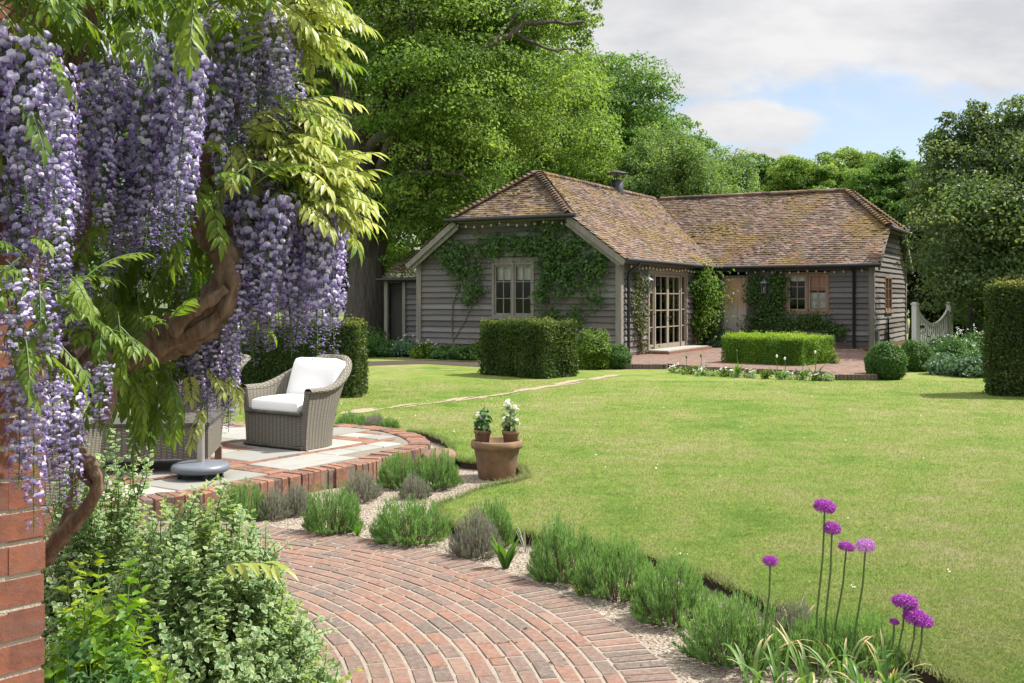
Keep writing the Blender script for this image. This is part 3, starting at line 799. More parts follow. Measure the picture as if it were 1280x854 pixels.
def wall(name, o, ex, n, L, top, openings=(), gable=None, seed=1, base=.2):
    f = wallframe(o, ex, n)
    mb = boards(f, L, base, top, openings, gable, seed)
    w = mb.build('wall', M['boards'], house)
    pl = MB(); rr = np.random.default_rng(seed)
    for k in range(3):                        # brick plinth
        x_ = -(k % 2) * .11
        while x_ < L:
            a, b = max(x_, 0), min(x_ + .215, L)
            if b - a > .03: pl.box((a, .0, -.02 + k * .075), (b, .045 + rr.random() * .004, -.02 + k * .075 + .064), float(rr.random() * .6), M=lambda V: np.array([f(*q) for q in V]))
            x_ += .225
    pl.box((0, -.01, -.15), (L, .038, .2), .5, 1, M=lambda V: np.array([f(*q) for q in V]))
    pl.build('plinth', [M['edgebrick'], M['mortar']], house)
    return f
gw = (-3.69 + 6.04, -2.41 + 6.04, 1.07, 2.54)
fG = wall('gable', (-6.04, 0, 0), (1, 0, 0), (0, -1, 0), 6.04, 3.80, [gw], True, 1)
fd = (1.80, 4.90, 0.0, 2.34)
fL = wall('side', (0, 0, 0), (0, 1, 0), (1, 0, 0), 7.27, 2.72, [fd], None, 2)
wd_ = (.36, 1.20, 0.0, 2.28); ww_ = (2.34, 3.63, 1.14, 2.36)
fR = wall('wing', (0, 7.27, 0), (1, 0, 0), (0, -1, 0), 4.83, 2.72, [wd_, ww_], None, 3)
we_ = (1.95, 3.15, 1.16, 2.27)
fE = wall('end', (4.83, 7.27, 0), (0, 1, 0), (1, 0, 0), 6.04, 3.80, [we_], True, 4)
fX = wall('left', (-6.04, 13.31, 0), (0, -1, 0), (-1, 0, 0), 13.31, 2.72, [], None, 5)
fB = wall('back', (4.83, 13.31, 0), (-1, 0, 0), (0, 1, 0), 10.87, 2.72, [], None, 6)
# rooms behind the glass
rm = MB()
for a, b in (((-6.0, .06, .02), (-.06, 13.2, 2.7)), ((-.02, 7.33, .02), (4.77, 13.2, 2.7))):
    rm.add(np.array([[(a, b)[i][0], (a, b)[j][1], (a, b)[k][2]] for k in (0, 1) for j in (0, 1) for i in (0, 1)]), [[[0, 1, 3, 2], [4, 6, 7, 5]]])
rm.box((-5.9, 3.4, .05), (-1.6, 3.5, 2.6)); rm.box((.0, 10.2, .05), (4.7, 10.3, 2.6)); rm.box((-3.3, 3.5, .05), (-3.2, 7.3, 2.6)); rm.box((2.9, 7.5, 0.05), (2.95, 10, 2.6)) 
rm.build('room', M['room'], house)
# corner posts
for (x, y) in ((-6.04, 0), (0, 0), (4.83, 7.27), (4.83, 13.31), (-6.04, 13.31)):
    cp_ = MB(); cp_.box((x - .08, y - .08, .0), (x + .075, y + .075, 2.62)); cp_.build('corner_post', M['oakpost'], house)

def fbox(mb, f, x0, x1, d0, d1, z0, z1, rnd=.5, mi=0):
    mb.box((x0, d0, z0), (x1, d1, z1), rnd, mi, M=lambda V: np.array([f(*q) for q in V]))
def window(f, x0, x1, z0, z1, lights, rows, fm, cm, blinds_reflections=None, sillm='lead', cols=2):
    fr = MB(); w = .07
    fbox(fr, f, x0, x1, -.06, .06, z1 - w, z1); fbox(fr, f, x0, x1, -.06, .06, z0, z0 + w * .8)
    fbox(fr, f, x0, x0 + w, -.06, .06, z0 + w * .8, z1 - w); fbox(fr, f, x1 - w, x1, -.06, .06, z0 + w * .8, z1 - w)
    lw = (x1 - x0 - 2 * w) / lights
    for i in range(1, lights): fbox(fr, f, x0 + w + lw * i - .03, x0 + w + lw * i + .03, -.06, .055, z0 + w * .8, z1 - w)
    win = fr.build('window', fm, house)
    for i in range(lights):
        a = x0 + w + lw * i + (.03 if i else 0) + .003; b = x0 + w + lw * (i + 1) - (.03 if i < lights - 1 else 0) - .003
        c0 = z0 + w * .8 + .003; c1 = z1 - w - .003
        cs = MB(); s_ = .045
        fbox(cs, f, a, a + s_, -.03, .03, c0, c1); fbox(cs, f, b - s_, b, -.03, .03, c0, c1)
        fbox(cs, f, a + s_, b - s_, -.03, .03, c1 - s_, c1); fbox(cs, f, a + s_, b - s_, -.03, .03, c0, c0 + s_ * 1.2)
        for k in range(1, cols): fbox(cs, f, a + (b - a) * k / cols - .011, a + (b - a) * k / cols + .011, -.015, .022, c0 + s_ * 1.2, c1 - s_)
        for k in range(1, rows):
            zz = c0 + (c1 - c0) * k / rows; fbox(cs, f, a + s_, b - s_, -.012, .019, zz - .011, zz + .011)
        cs.build('casement', cm, win)
        g = MB(); tl = rng.normal() * .004
        V = np.array([f(a + s_, .004, c0 + s_), f(b - s_, .004 + tl, c0 + s_), f(b - s_, .004 + tl, c1 - s_), f(a + s_, .004, c1 - s_)])
        g.add(V, [[[0, 1, 2, 3]]]); g.build('pane', M['glass'], win)
        if blinds_reflections and blinds_reflections[i]:
            for (bm_, b0, b1) in blinds_reflections[i]:
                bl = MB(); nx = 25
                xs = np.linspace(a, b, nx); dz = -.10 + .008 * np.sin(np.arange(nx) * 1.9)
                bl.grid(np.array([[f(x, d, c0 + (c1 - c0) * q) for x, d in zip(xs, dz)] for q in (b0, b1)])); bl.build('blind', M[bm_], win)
    if sillm:
        sb = MB(); fbox(sb, f, x0 - .04, x1 + .04, .0, .10, z0 - .045, z0 - .004); sb.build('sill', fm, win)
        sa = MB(); fbox(sa, f, x0 - .01, x1 + .01, .036, .048, z0 - .22, z0 - .05); sa.build('lead_apron', M[sillm], win)
    return win
window(fG, *gw, 2, 3, M['oakpost'], M['oakpost'], [[('blind', .70, 1.0)], [('blind', .70, 1.0)]])
window(fR, *ww_, 2, 3, M['oakwarm'], M['doorframe'], [[('blind', .82, 1.0)], [('blindr', .56, 1.0), ('blind', .06, .5)]])  # right casement: both panels paint a reflection, warm above and pale below
window(fE, *we_, 2, 3, M['oakwarm'], M['oakwarm'], None)
# lintel boards over the gable window
lt = MB(); fbox(lt, fG, gw[0] - .12, gw[1] + .12, .036, .06, gw[3] + .004, gw[3] + .12); lt.build('lintel', M['oakpost'], house)

# french doors: two leaves between narrow side lights
def french():
    f = fL; x0, x1, z0, z1 = fd[0], fd[1], .10, fd[3]
    fr = MB(); w = .09
    fbox(fr, f, x0, x1, -.07, .07, z1 - w, z1); fbox(fr, f, x0, x0 + w, -.07, .07, z0, z1 - w); fbox(fr, f, x1 - w, x1, -.07, .07, z0, z1 - w)
    fbox(fr, f, x0 - .05, x1 + .05, -.07, .14, z0 - .08, z0 - .003)
    xs = [x0 + w, x0 + w + .42, x0 + w + .42 + 1.04, x0 + w + .42 + 2.08, x1 - w]
    for x in (xs[1], xs[3]): fbox(fr, f, x - .035, x + .035, -.07, .06, z0, z1 - w)
    d = fr.build('french_door', M['doorframe'], house)
    hd = MB(); fbox(hd, f, x0 - .02, x1 + .02, .03, .075, z1 + .004, z1 + .16); hd.build('door_head', M['oakwarm'], d)
    for i in range(4):
        a = xs[i] + (.038 if i in (1, 3) else .003); b = xs[i + 1] - (.038 if i in (0, 2) else .003)
        lf = MB(); s_ = .075 if i in (1, 2) else .05; c0, c1 = z0 + .004, z1 - w - .004
        fbox(lf, f, a, a + s_, -.03, .035, c0, c1); fbox(lf, f, b - s_, b, -.03, .035, c0, c1)
        fbox(lf, f, a + s_, b - s_, -.03, .035, c1 - s_, c1); fbox(lf, f, a + s_, b - s_, -.03, .035, c0, c0 + .22)
        if i in (1, 2): fbox(lf, f, (a + b) / 2 - .014, (a + b) / 2 + .014, -.012, .026, c0 + .22, c1 - s_)
        for k in range(1, 4):
            zz = c0 + .22 + (c1 - s_ - c0 - .22) * k / 4; fbox(lf, f, a + s_, b - s_, -.01, .023, zz - .014, zz + .014)
        o = lf.build('door_leaf', M['doorframe'], d)
        g = MB(); tl = rng.normal() * .006
        g.add(np.array([f(a + s_, .0, c0 + .2), f(b - s_, tl, c0 + .2), f(b - s_, tl, c1 - s_), f(a + s_, .0, c1 - s_)]), [[[0, 1, 2, 3]]]); g.build('pane', M['glass'], d)
        if i in (1, 2):
            h = MB(); xx = b - .035 if i == 1 else a + .035
            h.tube([f(xx, .035, 1.05), f(xx, .085, 1.05), f(xx + (-.1 if i == 1 else .1), .085, 1.05)], .011, 6); h.build('handle', M['black'], d)
french()
# plank door in the wing
dm = MB(); f = fR; npl = 5
dw = (wd_[1] - wd_[0] - .14) / npl
for i in range(npl):
    fbox(dm, f, wd_[0] + .07 + dw * i + .003, wd_[0] + .07 + dw * (i + 1) - .003, -.02, .022 + rng.random() * .004, .08, wd_[3] - .06)
door = dm.build('door', M['oakdoor'], house)
df = MB()
fbox(df, f, wd_[0], wd_[0] + .07, -.05, .055, .06, wd_[3]); fbox(df, f, wd_[1] - .07, wd_[1], -.05, .055, .06, wd_[3]); fbox(df, f, wd_[0] + .07, wd_[1] - .07, -.05, .055, wd_[3] - .06, wd_[3])
df.build('door_frame', M['oakpost'], door)
dk = MB(); dk.tube([f(1.06, .025, 1.05), f(1.06, .08, 1.05)], .018, 8); dk.build('door_knob', M['black'], door)

# --- roof
roof_tiles = MB(); roof_under = MB(); moss = MB()
r_t = np.random.default_rng(21)
def slope(org, e, g, nrm, La, Lb, test):
    """lay plain tiles on a slope: e along the eave, g up the slope"""
    org, e, g, nrm = (np.array(q, float) for q in (org, e, g, nrm))
    gauge, wid = .102, .168
    nb = int(Lb / gauge) + 1
    for k in range(nb):
        b0 = k * gauge - .03
        sag = .012 * math.sin(k * .7)
        a = -.5 + (k % 2) * wid / 2 + r_t.normal() * .01
        while a < La + .5:
            ca, cb = a + wid / 2, b0 + gauge * .5
            if test(ca, cb):
                w_ = wid - .006 - abs(r_t.normal()) * .003; l_ = .19
                l_ = min(l_, max(.12, Lb - b0 + .02))
                t0 = .036 + r_t.normal() * .0035; t1 = .010
                dx = r_t.normal() * .004; tw = r_t.normal() * .004
                off = .012 * math.sin(ca * .9 + k * .13) + .012 * math.sin(ca * 2.3 - k * .21)
                def P(x, y, h): return org + e * (a + x + dx) + g * (b0 + y) + nrm * (h + off)
                V = [P(0, 0, t0 + tw), P(w_, 0, t0 - tw), P(w_, l_, t1), P(0, l_, t1), P(0, 0, t0 - .016 + tw), P(w_, 0, t0 - .016 - tw), P(0, l_, t1 - .012), P(w_, l_, t1 - .012)]
                roof_tiles.add(V, [[[0, 1, 2, 3], [4, 5, 1, 0], [4, 0, 3, 6], [1, 5, 7, 2]]], float(r_t.random()))
            a += wid
def mossify(org, e, g, nrm, La, Lb, test, n, seed):
    r = np.random.default_rng(seed); org, e, g, nrm = (np.array(q, float) for q in (org, e, g, nrm))
    th = np.arange(7) * 2 * PI / 7
    tv = np.vstack([np.c_[np.cos(th), np.sin(th), np.zeros(7)], np.c_[.65 * np.cos(th), .65 * np.sin(th), np.full(7, .6)], [[0, 0, .8]]])
    tf = [np.array([[i, (i + 1) % 7, 7 + (i + 1) % 7, 7 + i] for i in range(7)]), np.array([[7 + i, 7 + (i + 1) % 7, 14] for i in range(7)])]
    cl = [(r.uniform(0, La), r.uniform(0, Lb)) for _ in range(26)]
    pos = []
    while len(pos) < n:
        c = cl[r.integers(len(cl))] if r.random() < .6 else (r.uniform(0, La), r.uniform(0, Lb))
        a, b = c[0] + r.normal() * .5, round((c[1] + r.normal() * .4) / .102) * .102 - .03
        if test(a, b + .05) and 0 < b < Lb: pos.append(org + e * a + g * (b + r.random() * .03) + nrm * .03)
        elif r.random() < .02: n -= 1
    if not pos: return
    pos = np.array(pos); k = len(pos)
    R = np.repeat(np.stack([e, g, nrm], -1)[None], k, 0); s_ = .018 + .035 * r.random(k) ** 2
    moss.scatter((tv, tf, None), pos, R, np.stack([s_ * (1 + r.random(k)), s_, s_ * .7], -1), r.random(k))
cs = math.hypot(1, SL); SLEN = 3.27 * cs
hipy = lambda z: 1.32 - (RZ - z) / HS
def rz(b): return EZ + b / cs * SL
planes = [
 ((.25, 0, EZ), (0, 1, 0), (-1 / cs, 0, SL / cs), (SL / cs, 0, 1 / cs), 11, SLEN, lambda a, b: max(-.3, hipy(rz(b))) <= a <= 7.02 + b / cs, 520),
 ((-6.29, 0, EZ), (0, 1, 0), (1 / cs, 0, SL / cs), (-SL / cs, 0, 1 / cs), 14, SLEN, lambda a, b: max(-.3, hipy(rz(b))) <= a <= 13.56 - b / cs, 60),
 ((0, 7.02, EZ), (1, 0, 0), (0, 1 / cs, SL / cs), (0, -SL / cs, 1 / cs), 6, SLEN, lambda a, b: .25 - b / cs <= a <= min(5.08, 3.51 + (RZ - rz(b)) / HS), 420),
 ((0, 13.56, EZ), (1, 0, 0), (0, -1 / cs, SL / cs), (0, SL / cs, 1 / cs), 6, SLEN, lambda a, b: -6.29 + b / cs <= a <= min(5.08, 3.51 + (RZ - rz(b)) / HS), 20),
]
ch = math.hypot(1, HS); HE = RZ - HS * 1.62; HLEN = 1.62 * ch
planes += [((XC, -.3, HE), (1, 0, 0), (0, 1 / ch, HS / ch), (0, -HS / ch, 1 / ch), 3, HLEN, lambda a, b: abs(a) <= (HLEN - b) / ch * HS / SL + .05, 150),
           ((5.13, 10.29, HE), (0, 1, 0), (-1 / ch, 0, HS / ch), (HS / ch, 0, 1 / ch), 3, HLEN, lambda a, b: abs(a) <= (HLEN - b) / ch * HS / SL + .05, 40)]
for i, (o_, e_, g_, n_, La, Lb, ts, nm) in enumerate(planes):
    if i == 3: slope(np.array(o_) + np.array([-6.5, 0, 0]), e_, g_, n_, 13, Lb, lambda a, b, ts=ts: ts(a - 6.5, b))
    elif i >= 4: slope(np.array(o_) - 3 * np.array(e_, float), e_, g_, n_, 6, Lb, lambda a, b, ts=ts: ts(a - 3, b)); mossify(np.array(o_) - 3 * np.array(e_, float), e_, g_, n_, 6, Lb, lambda a, b, ts=ts: ts(a - 3, b), nm, 50 + i)
    else:
        sh = 4 if i == 2 else 0.5
        slope(np.array(o_) - sh * np.array(e_, float), e_, g_, n_, La + sh, Lb, lambda a, b, ts=ts, sh=sh: ts(a - sh, b))
        mossify(np.array(o_) - sh * np.array(e_, float), e_, g_, n_, La + sh, Lb, lambda a, b, ts=ts, sh=sh: ts(a - sh, b), nm, 50 + i)
d_ = -.012
hw = 1.62 * HS / SL                       # half width of a hip eave
zE = lambda p: (p[0], p[1], p[2] + d_)
yv, xv = -.3, 5.08
for poly in (
    [(.25, -.3, EZ), (.25, 7.02, EZ), (XC, 10.29, RZ), (XC, 1.32, RZ), (XC + hw, -.3, HE)],
    [(-6.29, 13.56, EZ), (-6.29, -.3, EZ), (XC - hw, -.3, HE), (XC, 1.32, RZ), (XC, 10.29, RZ)],
    [(.25, 7.02, EZ), (xv, 7.02, EZ), (xv, 10.29 - hw, HE), (3.51, 10.29, RZ), (XC, 10.29, RZ)],
    [(xv, 13.56, EZ), (-6.29, 13.56, EZ), (XC, 10.29, RZ), (3.51, 10.29, RZ), (xv, 10.29 + hw, HE)],
    [(XC - hw, -.3, HE), (XC + hw, -.3, HE), (XC, 1.32, RZ)],
    [(xv, 10.29 - hw, HE), (xv, 10.29 + hw, HE), (3.51, 10.29, RZ)]):
    roof_under.add([zE(p) for p in poly], [[list(range(len(poly)))]])
roof = roof_tiles.build('roof', M['tiles'], house)
roof_under.build('roof_boarding', M['oakpost'], roof)
moss.build('moss', M['moss'], roof)
# ridge and hip tiles
def ridge(name, A, B, step, rad, lift, bonnet=False):
    A = np.array(A, float); B = np.array(B, float); L = np.linalg.norm(B - A); d = (B - A) / L
    side = norm(np.cross(d, [0, 0, 1.0])); up = np.cross(side, d)
    mb = MB(); n = int(L / step)
    for k in range(n):
        p = A + d * step * k
        th = np.linspace(-.15 * PI, 1.15 * PI, 9) if not bonnet else np.linspace(.02 * PI, .98 * PI, 7)
        rings = []
        for q, rr, lf in ((0, rad * 1.06, lift + (.035 if bonnet else .006)), (step * 1.25, rad * .94, lift - (.015 if bonnet else .0))):
            rings.append(np.array([p + d * q + side * math.cos(t_) * rr * 1.25 + up * (math.sin(t_) * rr * (.75 if bonnet else .8) + lf) + r_t.normal(size=3) * .002 for t_ in th]))
        rings.append(rings[0] * 1.0 - up * .022)
        mb.grid(np.array([rings[2], rings[0], rings[1]]), float(np.clip(r_t.normal(.35, .25), 0, 1)), smooth=False)
    return mb.build(name, M['tiles'], roof)
ridge('ridge_tiles', (XC, 1.3, RZ), (XC, 10.2, RZ), .30, .10, .0)
ridge('ridge_tiles', (XC + .2, 10.29, RZ), (3.5, 10.29, RZ), .30, .10, .0)
for A, B in (((XC + hw, -.3, HE), (XC, 1.32, RZ)), ((XC - hw, -.3, HE), (XC, 1.32, RZ)), ((xv, 10.29 - hw, HE), (3.51, 10.29, RZ)), ((xv, 10.29 + hw, HE), (3.51, 10.29, RZ))):
    ridge('hip_tiles', A, B, .135, .10, .03, True)
# barge boards, fascia
def beam(mb, A, B, w, h, side):
    A = np.array(A, float); B = np.array(B, float); d = norm(B - A); s_ = np.array(side, float); up = norm(np.cross(s_, d))
    if up[2] < 0: up = -up
    V = [q + s_ * a * w + up * (b * h) for q in (A, B) for a, b in ((0, -1), (1, -1), (1, 0), (0, 0))]
    mb.add(V, [[[0, 1, 2, 3], [4, 7, 6, 5], [0, 4, 5, 1], [1, 5, 6, 2], [2, 6, 7, 3], [3, 7, 4, 0]]], .6)
for sgn in (1, -1):
    bb = MB()
    beam(bb, (XC + sgn * 3.32, -.26, EZ - .045), (XC + sgn * hw, -.26, HE - .03), .05, .15, (0, -1, 0))
    beam(bb, (XC + sgn * 3.20, -.20, EZ - .05), (XC + sgn * hw * .98, -.20, HE - .12), .05, .17, (0, -1, 0))
    beam(bb, (5.04, 10.29 + sgn * 3.32, EZ - .045), (5.04, 10.29 + sgn * hw, HE - .03), .05, .17, (1, 0, 0)) if False else None
    bb.build('barge_board', M['oakpost'], house)
    bb = MB(); beam(bb, (5.04, 10.29 + sgn * 3.32, EZ - .045), (5.04, 10.29 + sgn * hw, HE - .03), .05, .17, (1, 0, 0)); bb.build('barge_board', M['oakpost'], house)
sf = MB()
sf.box((.0, -.2, EZ - .09), (.21, 7.05, EZ - .05)); sf.box((.22, 7.06, EZ - .09), (4.95, 7.26, EZ - .05)); sf.box((XC - hw, -.22, HE - .1), (XC + hw, -.02, HE - .06))
sf.box((4.85, 10.29 - hw, HE - .1), (5.06, 10.29 + hw, HE - .06))
sf.build('soffit', M['oakpost'], house)
def gutter(pts):
    mb = MB(); mb.tube(pts, .058, 10); return mb
gt = gutter([(.33, -.32, EZ - .03), (.33, 3, EZ - .035), (.33, 6.94, EZ - .05)]).build('gutter', M['black'], house)
g2_ = MB(); g2_.tube([(.33, 6.94, EZ - .05), (3, 6.94, EZ - .04), (5.12, 6.94, EZ - .03)], .058, 10); g2_.build('gutter', M['black'], house)
g3_ = MB(); g3_.tube([(XC - hw - .22, -.38, HE - .03), (XC + hw + .22, -.38, HE - .03)], .058, 10); g3_.build('gutter', M['black'], house)
g4_ = MB(); g4_.tube([(5.2, 10.29 - hw - .2, HE - .03), (5.2, 10.29 + hw + .2, HE - .03)], .058, 10); g4_.build('gutter', M['black'], house)
p1 = MB(); p1.tube([(.33, .55, EZ - .06), (.33, .52, EZ - .14), (.14, .32, EZ - .32), (.12, .30, EZ - .45), (.12, .30, 0.05)], .04, 10); p1.build('drainpipe', M['black'], house)
p2 = MB(); p2.tube([(4.34, 6.94, EZ - .06), (4.34, 7.0, EZ - .14), (4.34, 7.18, EZ - .26), (4.34, 7.18, .05)], .042, 10); p2.build('drainpipe', M['black'], house)
p3 = MB(); p3.tube([(4.93, 9.4, .95), (4.93, 9.48, .90), (4.93, 9.5, .15)], .025, 8); p3.build('waste_pipe', M['black'], house)
mb = MB(); mb.box((4.87, 7.5, .30), (4.96, 7.78, .62)); mb.build('meter_box', M['lead'], house)
# stove flue with rain cap
fl = MB(); fx, fy = XC + .05, 6.75
fl.lathe([(.21, RZ - .5), (.21, RZ - .2), (.21, RZ + .33), (.19, RZ + .34), (.17, RZ + .34), (.165, RZ + .2), (0, RZ + .2)], 24, c=(fx, fy, 0))
flue = fl.build('chimney_flue', M['black'], house)
fc = MB(); fc.lathe([(0, RZ + .66), (.34, RZ + .56), (.36, RZ + .54), (.33, RZ + .53), (0, RZ + .56)], 24, c=(fx, fy, 0))
for k in range(4):
    a = k * PI / 2 + .4; fc.tube([(fx + .19 * math.cos(a), fy + .19 * math.sin(a), RZ + .32), (fx + .19 * math.cos(a), fy + .19 * math.sin(a), RZ + .55)], .012, 6)
fc.build('flue_cap', M['black'], flue)
# wall lanterns
def lantern(f, a, z):
    mb = MB()
    c = np.array(f(a, .20, z))
    for i in range(4):
        th = PI / 4 + i * PI / 2
        mb.tube([c + np.array([.10 * math.cos(th), .10 * math.sin(th), .15]), c + np.array([.065 * math.cos(th), .065 * math.sin(th), -.14])], .010, 5)
    mb.lathe([(0, .29), (.02, .28), (.03, .24), (.10, .19), (.145, .155), (.14, .145), (0, .15)], 12, c=c)
    mb.lathe([(0, -.18), (.03, -.17), (.08, -.15), (.08, -.135), (0, -.135)], 12, c=c)
    mb.tube([f(a, .0, z + .30), f(a, .10, z + .34), f(a, .20, z + .30)], .012, 6); mb.tube([f(a, .035, z + .36), f(a, .035, z + .2)], .03, 8)
    l = mb.build('wall_lantern', M['lead'], house)
    g = MB(); g.lathe([(.066, -.13), (.098, .145)], 4, c=c, smooth=False); g.build('lantern_glass', M['glass'], l)
    b = MB(); b.lathe([(0, -.13), (.028, -.12), (.028, .02), (.012, .05), (0, .055)], 10, c=c); b.build('candle_bulb', M['bulb'], l)
lantern(fR, 1.72, 1.88); lantern(fL, 1.47, 1.90)

# festoon lights along the eaves: one thing, each bulb a part
bulb_me = None
def festoon(name, label, f, a0, a1, z, d, n, sag):
    global bulb_me
    root = empty(name, HL(0, 0, 0), HA, label, 'string lights', 'festoon lights under the eaves')
    wr = MB(); A = np.linspace(a0, a1, n * 3 + 1)
    pts = [f(a, d, z - sag * abs(math.sin((a - a0) / .25 * PI * .18))) for a in A]
    wr.tube(pts, .006, 5); wr.build('cable', M['black'], root)
    for k in range(n):
        p = pts[k * 3 + 1]
        if bulb_me is None:
            b = MB(); b.lathe([(0, -.075), (.02, -.07), (.03, -.048), (.026, -.025), (.014, -.01), (.014, 0), (0, 0)], 10); bulb_me = b.mesh('bulb'); bulb_me.materials.append(M['bulb'])
        o = bpy.data.objects.new('bulb', bulb_me); COL.objects.link(o); o.parent = root; o.location = tuple(p)
festoon('string_lights', 'row of small white bulbs strung under the half hip over the ivy gable', fG, 1.25, 5.2, 3.62, .16, 15, .08)
festoon('string_lights', 'row of small white bulbs strung over the french doors', fL, .3, 6.9, EZ - .13, .16, 26, .04)
festoon('string_lights', 'row of small white bulbs strung over the plank door and wing window', fR, .3, 4.75, EZ - .13, .14, 17, .05)

# terrace in front of the cottage, with steps
tz = .10
t_poly = [G(778, 456, tz)[:2], G(832, 456, tz)[:2], np.array([3.5, 23.5]), G(880, 459, tz)[:2], G(960, 462, tz)[:2], G(1038, 465.5, tz)[:2], G(1040, 469, tz)[:2], G(1094, 469, tz)[:2], np.array([8.1, 21.5]),
          HL(4.5, 7.2)[:2], HL(.05, 7.2)[:2], HL(.05, .4)[:2], np.array([2.6, 24.6])]
flat('terrace', t_poly, tz, M['mortarp'], .2, M['edgebrick'])
def terrace_bricks():
    mb = MB(); P = np.array(t_poly); ex = norm(HL(1, 0)[:2] - HL(0, 0)[:2]); ey = np.array([-ex[1], ex[0]]); o = HL(0, 0)[:2]
    for i in range(-60, 110):
        for j in range(-40, 45):
            x = i * .115; y = j * .222 + (i % 2) * .11
            p4 = np.array([o + ex * (x + a) + ey * (y + b) for a, b in ((0, 0), (.1, 0), (.1, .208), (0, .208))])
            if inside(P, p4).all(): chamfer_brick(mb, p4, tz - .02, tz + .008, float(rng.random()), .004, .002)
    n = len(P)
    for i in range(9):                         # risers: upright bricks along the front
        a, b = P[i], P[i + 1]; L = np.linalg.norm(b - a); t_ = (b - a) / L; nn_ = np.array([t_[1], -t_[0]])
        for k in range(int(L / .075)):
            p = a + t_ * k * .075; q = p + t_ * .066
            chamfer_brick(mb, [p + nn_ * .02, q + nn_ * .02, q - nn_ * .1, p - nn_ * .1], -.02, tz + .012, float(rng.random() * .7), .004, .002)
    mb.build('terrace_bricks', M['paver'], kind='structure')
terrace_bricks()
ds = MB()
ds.box((.06, 1.6, tz), (.72, 5.15, tz + .075), .6); ds.box((.06, 1.7, tz + .076), (.66, 5.05, tz + .10), .9, 1)
st_ = ds.build('door_step', [M['edgebrick'], M['flag']], house)

# lean-to shed, fence, gate
shed = empty('shed', W(523, 372, 30.3) * np.array([1, 1, 0]), math.radians(-20), 'low dark boarded lean-to shed with tiled roof between oak and cottage', 'shed')
def shed_parts():
    f = wallframe((-1.25, .5, 0), (1, 0, 0), (0, -1, 0)); mb = boards(f, 1.25, 0, 2.1, [(0.0, .55, 0, 2.0)], None, 9); mb.build('wall', M['boards'], shed)
    f2 = wallframe((-1.25, 3.0, 0), (0, -1, 0), (-1, 0, 0)); m2 = boards(f2, 2.5, 0, 2.1, [], None, 10); m2.build('wall', M['boards'], shed)
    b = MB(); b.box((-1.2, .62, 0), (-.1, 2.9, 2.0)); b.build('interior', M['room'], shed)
    p = MB(); p.box((-1.31, .38, 0), (-1.2, .5, 2.12)); p.box((-.72, .40, 0), (-.62, .49, 2.05)); p.build('post', M['oakpost'], shed)
    rt = MB()
    for k in range(22):
        for j in range(10):
            x = -1.45 + j * .168 + (k % 2) * .08; y = .28 + k * .1
            z = 2.14 + k * .045
            rt.box((x, y, z), (x + .16, y + .16, z + .02 + rng.random() * .008), float(rng.random()))
    rt.build('roof', M['tiles'], shed)
    g = MB(); g.tube([(-1.5, .24, 2.13), (.1, .24, 2.13)], .05, 8); g.build('gutter', M['black'], shed)
shed_parts()
fence = empty('fence', G(482, 425, 0) * np.array([1, 1, 0]) + np.array([0, -7.5, 0]) * 0, 0, 'narrow mossy board fence between oak trunk and shed', 'fence')
def fence_parts():
    c = W(487, 372, 33.6); fence.location = (c[0], c[1], 0)
    mb = MB()
    for i in range(5): mb.box((-.62 + i * .13, 0, .02), (-.62 + i * .13 + .12, .025, 1.62 + rng.normal() * .01), float(rng.random()))
    mb.build('panel', M['fence'], fence)
    r_ = MB(); r_.box((-.65, -.05, 1.62), (.2, .08, 1.68)); r_.build('rail', M['fence'], fence)
    p = MB(); p.box((.13, -.06, 0), (.24, .06, 2.0)); p.build('post', M['fence'], fence)
fence_parts()
gate = empty('garden_gate', G(1143, 449) , 0, 'pale grey wooden garden gate with curved top rail and two posts', 'gate')
def gate_parts():
    A = W(1144, 372, 27.0); B = W(1187, 372, 28.2)
    gate.location = (A[0], A[1], 0); d = B - A; L = math.hypot(d[0], d[1]); gate.rotation_euler = (0, 0, math.atan2(d[1], d[0]))
    hp = 1.46
    for x in (0, L):
        p = MB(); p.box((x - .065, -.065, 0), (x + .065, .065, hp - .05)); p.box((x - .085, -.085, hp - .047), (x + .085, .085, hp - .012)); p.box((x - .06, -.06, hp - .010), (x + .06, .06, hp + .02)); p.build('post', M['gate'], gate)
    xs = np.linspace(.14, L - .14, 15); top = lambda x: .92 + .36 * (2 * (x - L / 2) / (L - .28)) ** 2
    tr = MB()
    rings = np.array([[(x, -.03, top(x) - .09), (x, .03, top(x) - .09), (x, .03, top(x)), (x, -.03, top(x))] for x in np.linspace(.14, L - .14, 25)])
    tr.grid(rings, closed=True, smooth=False); tr.box((.14, -.028, .1), (L - .14, .028, .2))
    tr.box((.1, -.03, .05), (.19, .03, 1.25)); tr.box((L - .19, -.03, .05), (L - .1, .03, 1.25)); tr.build('gate_rail', M['gate'], gate)
    for x in xs[1:-1]:
        s_ = MB(); s_.box((x - .02, -.012, .2), (x + .02, .012, top(x) - .085)); s_.build('picket', M['gate'], gate)
    l = MB(); l.box((.2, -.07, .80), (.34, -.032, .88)); l.build('latch', M['black'], gate)
gate_parts()

